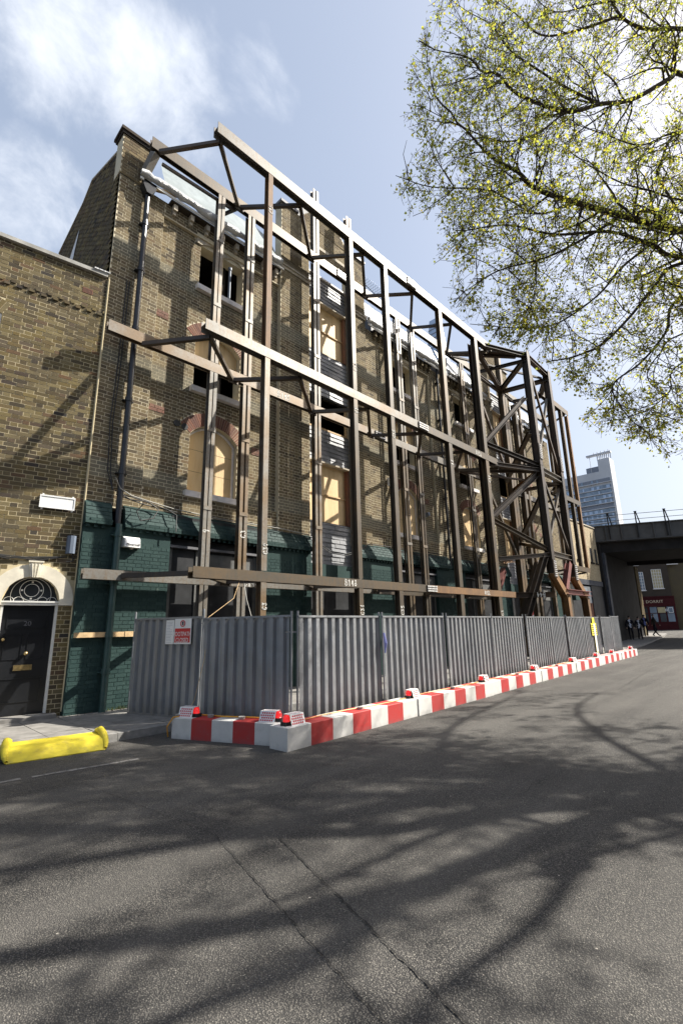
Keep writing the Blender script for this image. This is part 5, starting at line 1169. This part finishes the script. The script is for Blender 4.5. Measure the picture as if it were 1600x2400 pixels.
# ================================================================== TREES
def curve(pts, n):
    """catmull-rom resample"""
    P4 = [np.array(p, float) for p in pts]; P4 = [2*P4[0]-P4[1]]+P4+[2*P4[-1]-P4[-2]]; outp = []
    for i in range(1, len(P4)-2):
        for k in range(n):
            t = k/n; a, b_, c, d = P4[i-1:i+3]; outp.append(.5*((2*b_)+(-a+c)*t+(2*a-5*b_+4*c-d)*t*t+(-a+3*b_-3*c+d)*t**3))
    outp.append(P4[-2]); return outp
class Tree:
    def __init__(s, seed): s.tw = MB(); s.lf = MB(); s.R = np.random.RandomState(seed); s.nl = 0; s.leafsize = .082; s.keep = None; s.kd = 1.0; s.thin = 1.0
    def leaf(s, p, q=1.0):
        r = s.R; sz = s.leafsize*r.uniform(.45, 1.25)*q; a = unit(r.normal(size=3)+[0, 0, -.3]); b_ = unit(np.cross(a, r.normal(size=3))); n_ = np.cross(a, b_)
        p = p+a*.03; P5 = [p, p+a*sz*.45+b_*sz*.5+n_*sz*.12, p+a*sz, p+a*sz*.45-b_*sz*.5+n_*sz*.12]
        s.lf.add(P5, [(0, 1, 2), (0, 2, 3)], 0, float(r.rand())); s.nl += 1
    def grow(s, p, d, length, rad_, lvl, nleaf=1.0):
        r = s.R; n = max(3, int(length/.22)); pts = [p]; rs = [rad_]; q = p.copy(); dd = d.copy()
        for i in range(n):
            dd = unit(dd+r.normal(size=3)*.22+np.array([0, 0, .02 if lvl < 3 else -.01])); q = q+dd*length/n
            if s.keep is not None and not s.keep(q): break
            pts.append(q); rs.append(max(.0035, rad_*(1-.75*(i+1)/n)))
        if len(pts) < 2: return
        s.tw.tube(pts, rs, 3 if rad_ < .02 else 5, cap=False, r=.5)
        if lvl < 3:
            kids = int(length*{0: 3.2, 1: 4.6, 2: 7.5}[lvl]*s.kd+1)
            for k in range(kids):
                t = r.uniform(.15, 1.0); i = min(len(pts)-1, int(t*(len(pts)-1))); base = pts[i]; a = unit(np.cross(dd, r.normal(size=3))); nd = unit(unit(pts[min(i+1, len(pts)-1)]-pts[max(i-1, 0)])*r.uniform(.5, 1.0)+a*r.uniform(.5, .95))
                s.grow(base, nd, length*{0: .55, 1: .48, 2: .42}[lvl]*r.uniform(.6, 1.15), rs[i]*.55, lvl+1, nleaf)
        if lvl >= 2:
            m = int(max(1, length*(8 if lvl == 3 else 3)*nleaf))
            for k in range(m):
                i = min(len(pts)-1, int(len(pts)*r.uniform()**.6)); q = pts[i]+r.normal(size=3)*.02
                for _ in range(r.randint(1, 4)): s.leaf(q+r.normal(size=3)*.025)
    def limb(s, pts, r0, r1, dens, L0=1.8, n=5, lv=0, nleaf=1.0, name='limb', par=None, kids_from=0.0):
        C4 = curve(pts, n); m = len(C4); rs = [r0+(r1-r0)*i/(m-1) for i in range(m)]
        o = MB().tube(C4, [q*s.thin for q in rs], 9).build(name, 'bark', par, smooth=True)
        tot = sum(np.linalg.norm(C4[i+1]-C4[i]) for i in range(m-1))
        for k in range(int(tot*dens)):
            t = s.R.uniform(kids_from, 1); i = min(m-2, int(t*(m-1))); d = unit(C4[i+1]-C4[i]); a = unit(np.cross(d, s.R.normal(size=3)))
            s.grow(C4[i], unit(d*s.R.uniform(.2, .9)+a*.9), L0*s.R.uniform(.6, 1.2)*(1-.35*t), max(.012, rs[i]*.38), lv, nleaf)
        s.grow(C4[-1], unit(C4[-1]-C4[-2]), L0*1.0, r1, 1, nleaf)
        return o
def to3(pts, D0, D1):
    n = len(pts); return [at_depth(900+x/2.24, y/2.24, D0+(D1-D0)*i/(n-1)) for i, (x, y) in enumerate(pts)]
def project(p): 
    c = ROT.T @ (np.array(p)-CAM); return 800-c[0]/c[2]*FPX, 1200+c[1]/c[2]*FPX
hull = [(1010, -60), (1000, 60), (985, 130), (960, 260), (915, 385), (935, 480), (1000, 540), (1050, 620), (1060, 690), (1130, 775), (1250, 840), (1290, 900), (1390, 940), (1400, 1015), (1500, 1030), (1560, 1060), (1700, 1130), (5000, 1130), (5000, -60)]
def inside(x, y):
    c = False; j = len(hull)-1
    for i in range(len(hull)):
        if (hull[i][1] > y) != (hull[j][1] > y) and x < (hull[j][0]-hull[i][0])*(y-hull[i][1])/(hull[j][1]-hull[i][1])+hull[i][0]: c = not c
        j = i
    return c
inv = Vector((15.0, -6.5, 0)); W4 = Matrix.Translation(-inv)
tr = thing('plane_tree', 'large tree in thin yellow green spring leaf reaching in from the right', 'tree', tuple(inv))
def seen(q): x, y = project(q); c = ROT.T @ (np.array(q)-CAM); return c[2] < 0 and -40 < x < 1640 and -40 < y < 2440
def keep1(q):
    x, y = project(q); a = .05*math.sin(q[0]*5.1+q[2]*3)+.06*math.sin(q[1]*4.3-q[2]*6.1); x += 420*a; y -= 260*a; return (y < -60 or inside(x, y)) and q[2] > 3.6
T = Tree(5); T.keep = keep1; T.leafsize = .056; T.kd = .80; T.thin = .75
hub = [None, np.array((13.9, -3.2, 8.0)), np.array((13.7, -2.8, 10.0)), np.array((14.0, -3.4, 12.5))]
roots = dict(L1=(1, [(1568, 1210), (1250, 1130), (1000, 1060), (800, 990), (700, 900), (560, 820), (430, 680)], .13, .024),
 L2=(2, [(1568, 390), (1500, 410), (1300, 520), (1130, 545), (950, 585), (700, 490), (600, 390), (510, 370), (440, 300), (270, 260)], .10, .013),
 L3=(1, [(1568, 1350), (1400, 1280), (1180, 1215), (900, 1230), (650, 1180), (420, 1210)], .085, .013),
 L4=(2, [(1568, 690), (1450, 860), (1440, 930), (1540, 1100)], .055, .034),
 L5=(3, [(1568, 150), (1380, 150), (1240, 80), (1150, -100)], .09, .034),
 L6=(1, [(1568, 1380), (1420, 1500), (1300, 1650), (1150, 1800), (1000, 1870), (850, 1900)], .07, .013),
 L7=(1, [(1568, 1560), (1480, 1740), (1350, 1900), (1200, 2020), (1250, 2150)], .055, .013),
 L8=(2, [(1130, 545), (960, 460), (800, 360), (660, 260), (560, 130), (440, 60)], .045, .010),
 L9=(1, [(1250, 1130), (1050, 1250), (850, 1350), (600, 1420), (420, 1530)], .045, .010),
 L10=(2, [(950, 585), (800, 700), (620, 740), (400, 660), (200, 560)], .034, .008),
 L11=(3, [(1240, 80), (1000, 160), (820, 180), (680, 60), (560, -40)], .045, .010),
 L12=(1, [(1000, 1060), (800, 1120), (560, 1000), (250, 980), (60, 920)], .034, .007),
 L13=(1, [(1400, 1280), (1250, 1400), (1120, 1550), (900, 1700), (700, 1720), (450, 1700)], .04, .008),
 L14=(1, [(1568, 1900), (1500, 2050), (1400, 2150), (1330, 2260)], .03, .008),
 L15=(2, [(1568, 690), (1350, 760), (1150, 700), (1000, 650)], .045, .010),
 L16=(1, [(1568, 1050), (1400, 1000), (1250, 960), (1100, 880), (980, 800)], .045, .010),
 L17=(3, [(1568, -60), (1350, -20), (1100, 20), (900, 60), (760, -40)], .05, .010),
 L18=(1, [(1568, 1750), (1450, 1850), (1380, 1980), (1500, 2100)], .035, .009))
def dep(x): return 9.4-2.0*(1568-x)/1500.0
objs = []
rr = random.Random(3)
for nm, (hb, pts, r0, r1) in roots.items():
    off = rr.uniform(-.5, .5)
    P3 = [at_depth(900+x/2.24, y/2.24, dep(x)+(off if i else 0)*(.3+.7*i/len(pts))) for i, (x, y) in enumerate(pts)]
    if pts[0][0] >= 1560: P3 = [hub[hb], (hub[hb]+P3[0])/2+np.array([0, 0, .25])]+P3
    objs.append(T.limb(P3, r0, r1, 5.6 if pts[0][0] < 1560 else 4.2, 1.85, name='limb', nleaf=.46))
objs.append(MB().tube(curve([(15.0, -6.5, 0), (14.9, -6.1, 3), (14.3, -4.6, 6), (13.9, -3.2, 8.0), (13.7, -2.8, 10.0), (14.0, -3.4, 12.5), (14.3, -4, 16)], 4), [.45-.016*i for i in range(25)], 12).build('trunk', 'bark', smooth=True))
# limbs on the near side of the same tree: they stand outside the frame and shade the asphalt
T2 = Tree(9); T2.keep = lambda q: q[2] > 4.2 and not seen(q); T2.leafsize = .085; T2.kd = 1.0
LD = np.array([1.57/1.75, -1/1.75, 1.0])
def lift(gp, h0, h1): n = len(gp); return [np.array([x, y, 0])+LD*(h0+(h1-h0)*i/(n-1)) for i, (x, y) in enumerate(gp)]
sh = [([(6.9, 1.0), (6.65, 1.39), (5.51, 3.8), (5.21, 4.64)], 8.5, 10, .06, .025), ([(7.2, .4), (6.24, 1.32), (4.54, 3.73), (3.89, 5.28)], 8.3, 9.8, .07, .03),
      ([(7.6, .3), (6.09, 1.3), (4.32, 2.55), (3.54, 2.93), (2.74, 3.7), (2.03, 4.64), (1.27, 5.64)], 8.0, 9.5, .13, .06), ([(7.3, .4), (5.75, 1.24), (5.03, 1.66), (3.71, 2.03), (2.74, 2.29), (1.78, 2.81), (1.21, 3.21), (0.2, 3.9)], 7.6, 8.6, .14, .07),
      ([(4.32, 2.5), (3.65, 2.61), (2.76, 2.70), (2.09, 2.8)], 8.3, 8.6, .05, .025), ([(2.74, 2.3), (2.0, 2.2), (1.2, 2.4), (.2, 2.3)], 8.2, 8.8, .08, .03), ([(5.0, 1.7), (3.2, 1.5), (2.0, 1.6), (.8, 1.2)], 7.8, 8.6, .06, .025),
      ([(3.5, 3.0), (3.2, 4.4), (3.3, 6.0), (3.6, 7.6)], 9, 10, .05, .02), ([(5.5, 3.8), (7.5, 4.8), (9.5, 5.2), (11.5, 5.6)], 9.5, 11, .05, .02), ([(6.6, 1.4), (8.5, 2.8), (10.5, 3.8), (13, 4.2)], 8.8, 10.5, .06, .02)]
for gp_, h0, h1, r0, r1 in sh: objs.append(T2.limb(lift(gp_, h0, h1), r0*1.25, r1*1.2, 2.0, 1.6, name='limb', lv=1, nleaf=.5))
T.tw.v, T.tw.f = T.tw.v, T.tw.f
for q, nm_, mt in ((T.tw, 'twigs', 'bark'), (T2.tw, 'twigs', 'bark'), (T.lf, 'leaves', 'leaf'), (T2.lf, 'leaves', 'leaf')): objs.append(q.build(nm_, mt, kind='stuff'))
for o in objs: o.parent = tr; o.matrix_parent_inverse = W4
print('leaves', T.nl, T2.nl, 'twigs', len(T.tw.f), len(T2.tw.f))
# street lamp whose shadow falls on the road (outside the frame)
hd = np.array([3.9, 1.63, 0])+LD*6.5; hp = np.array([7.5, .1, 0])+LD*6.2
t = thing('street_lamp', 'street lamp outside the frame on the right casting a shadow of its head', 'street lamp', (float(hp[0]), float(hp[1]), 0))
MB().tube([(0, 0, 0), (0, 0, 6.2), (hd[0]-hp[0], hd[1]-hp[1], 6.5)], [.07, .05, .035], 10).build('pole', 'galv', t)
MB().tube([(hd[0]-hp[0]+.25, hd[1]-hp[1], 6.5), (hd[0]-hp[0], hd[1]-hp[1], 6.5), (hd[0]-hp[0]-.25, hd[1]-hp[1], 6.5)], [.08, .17, .06], 12).build('lamp_head', 'galv', t)
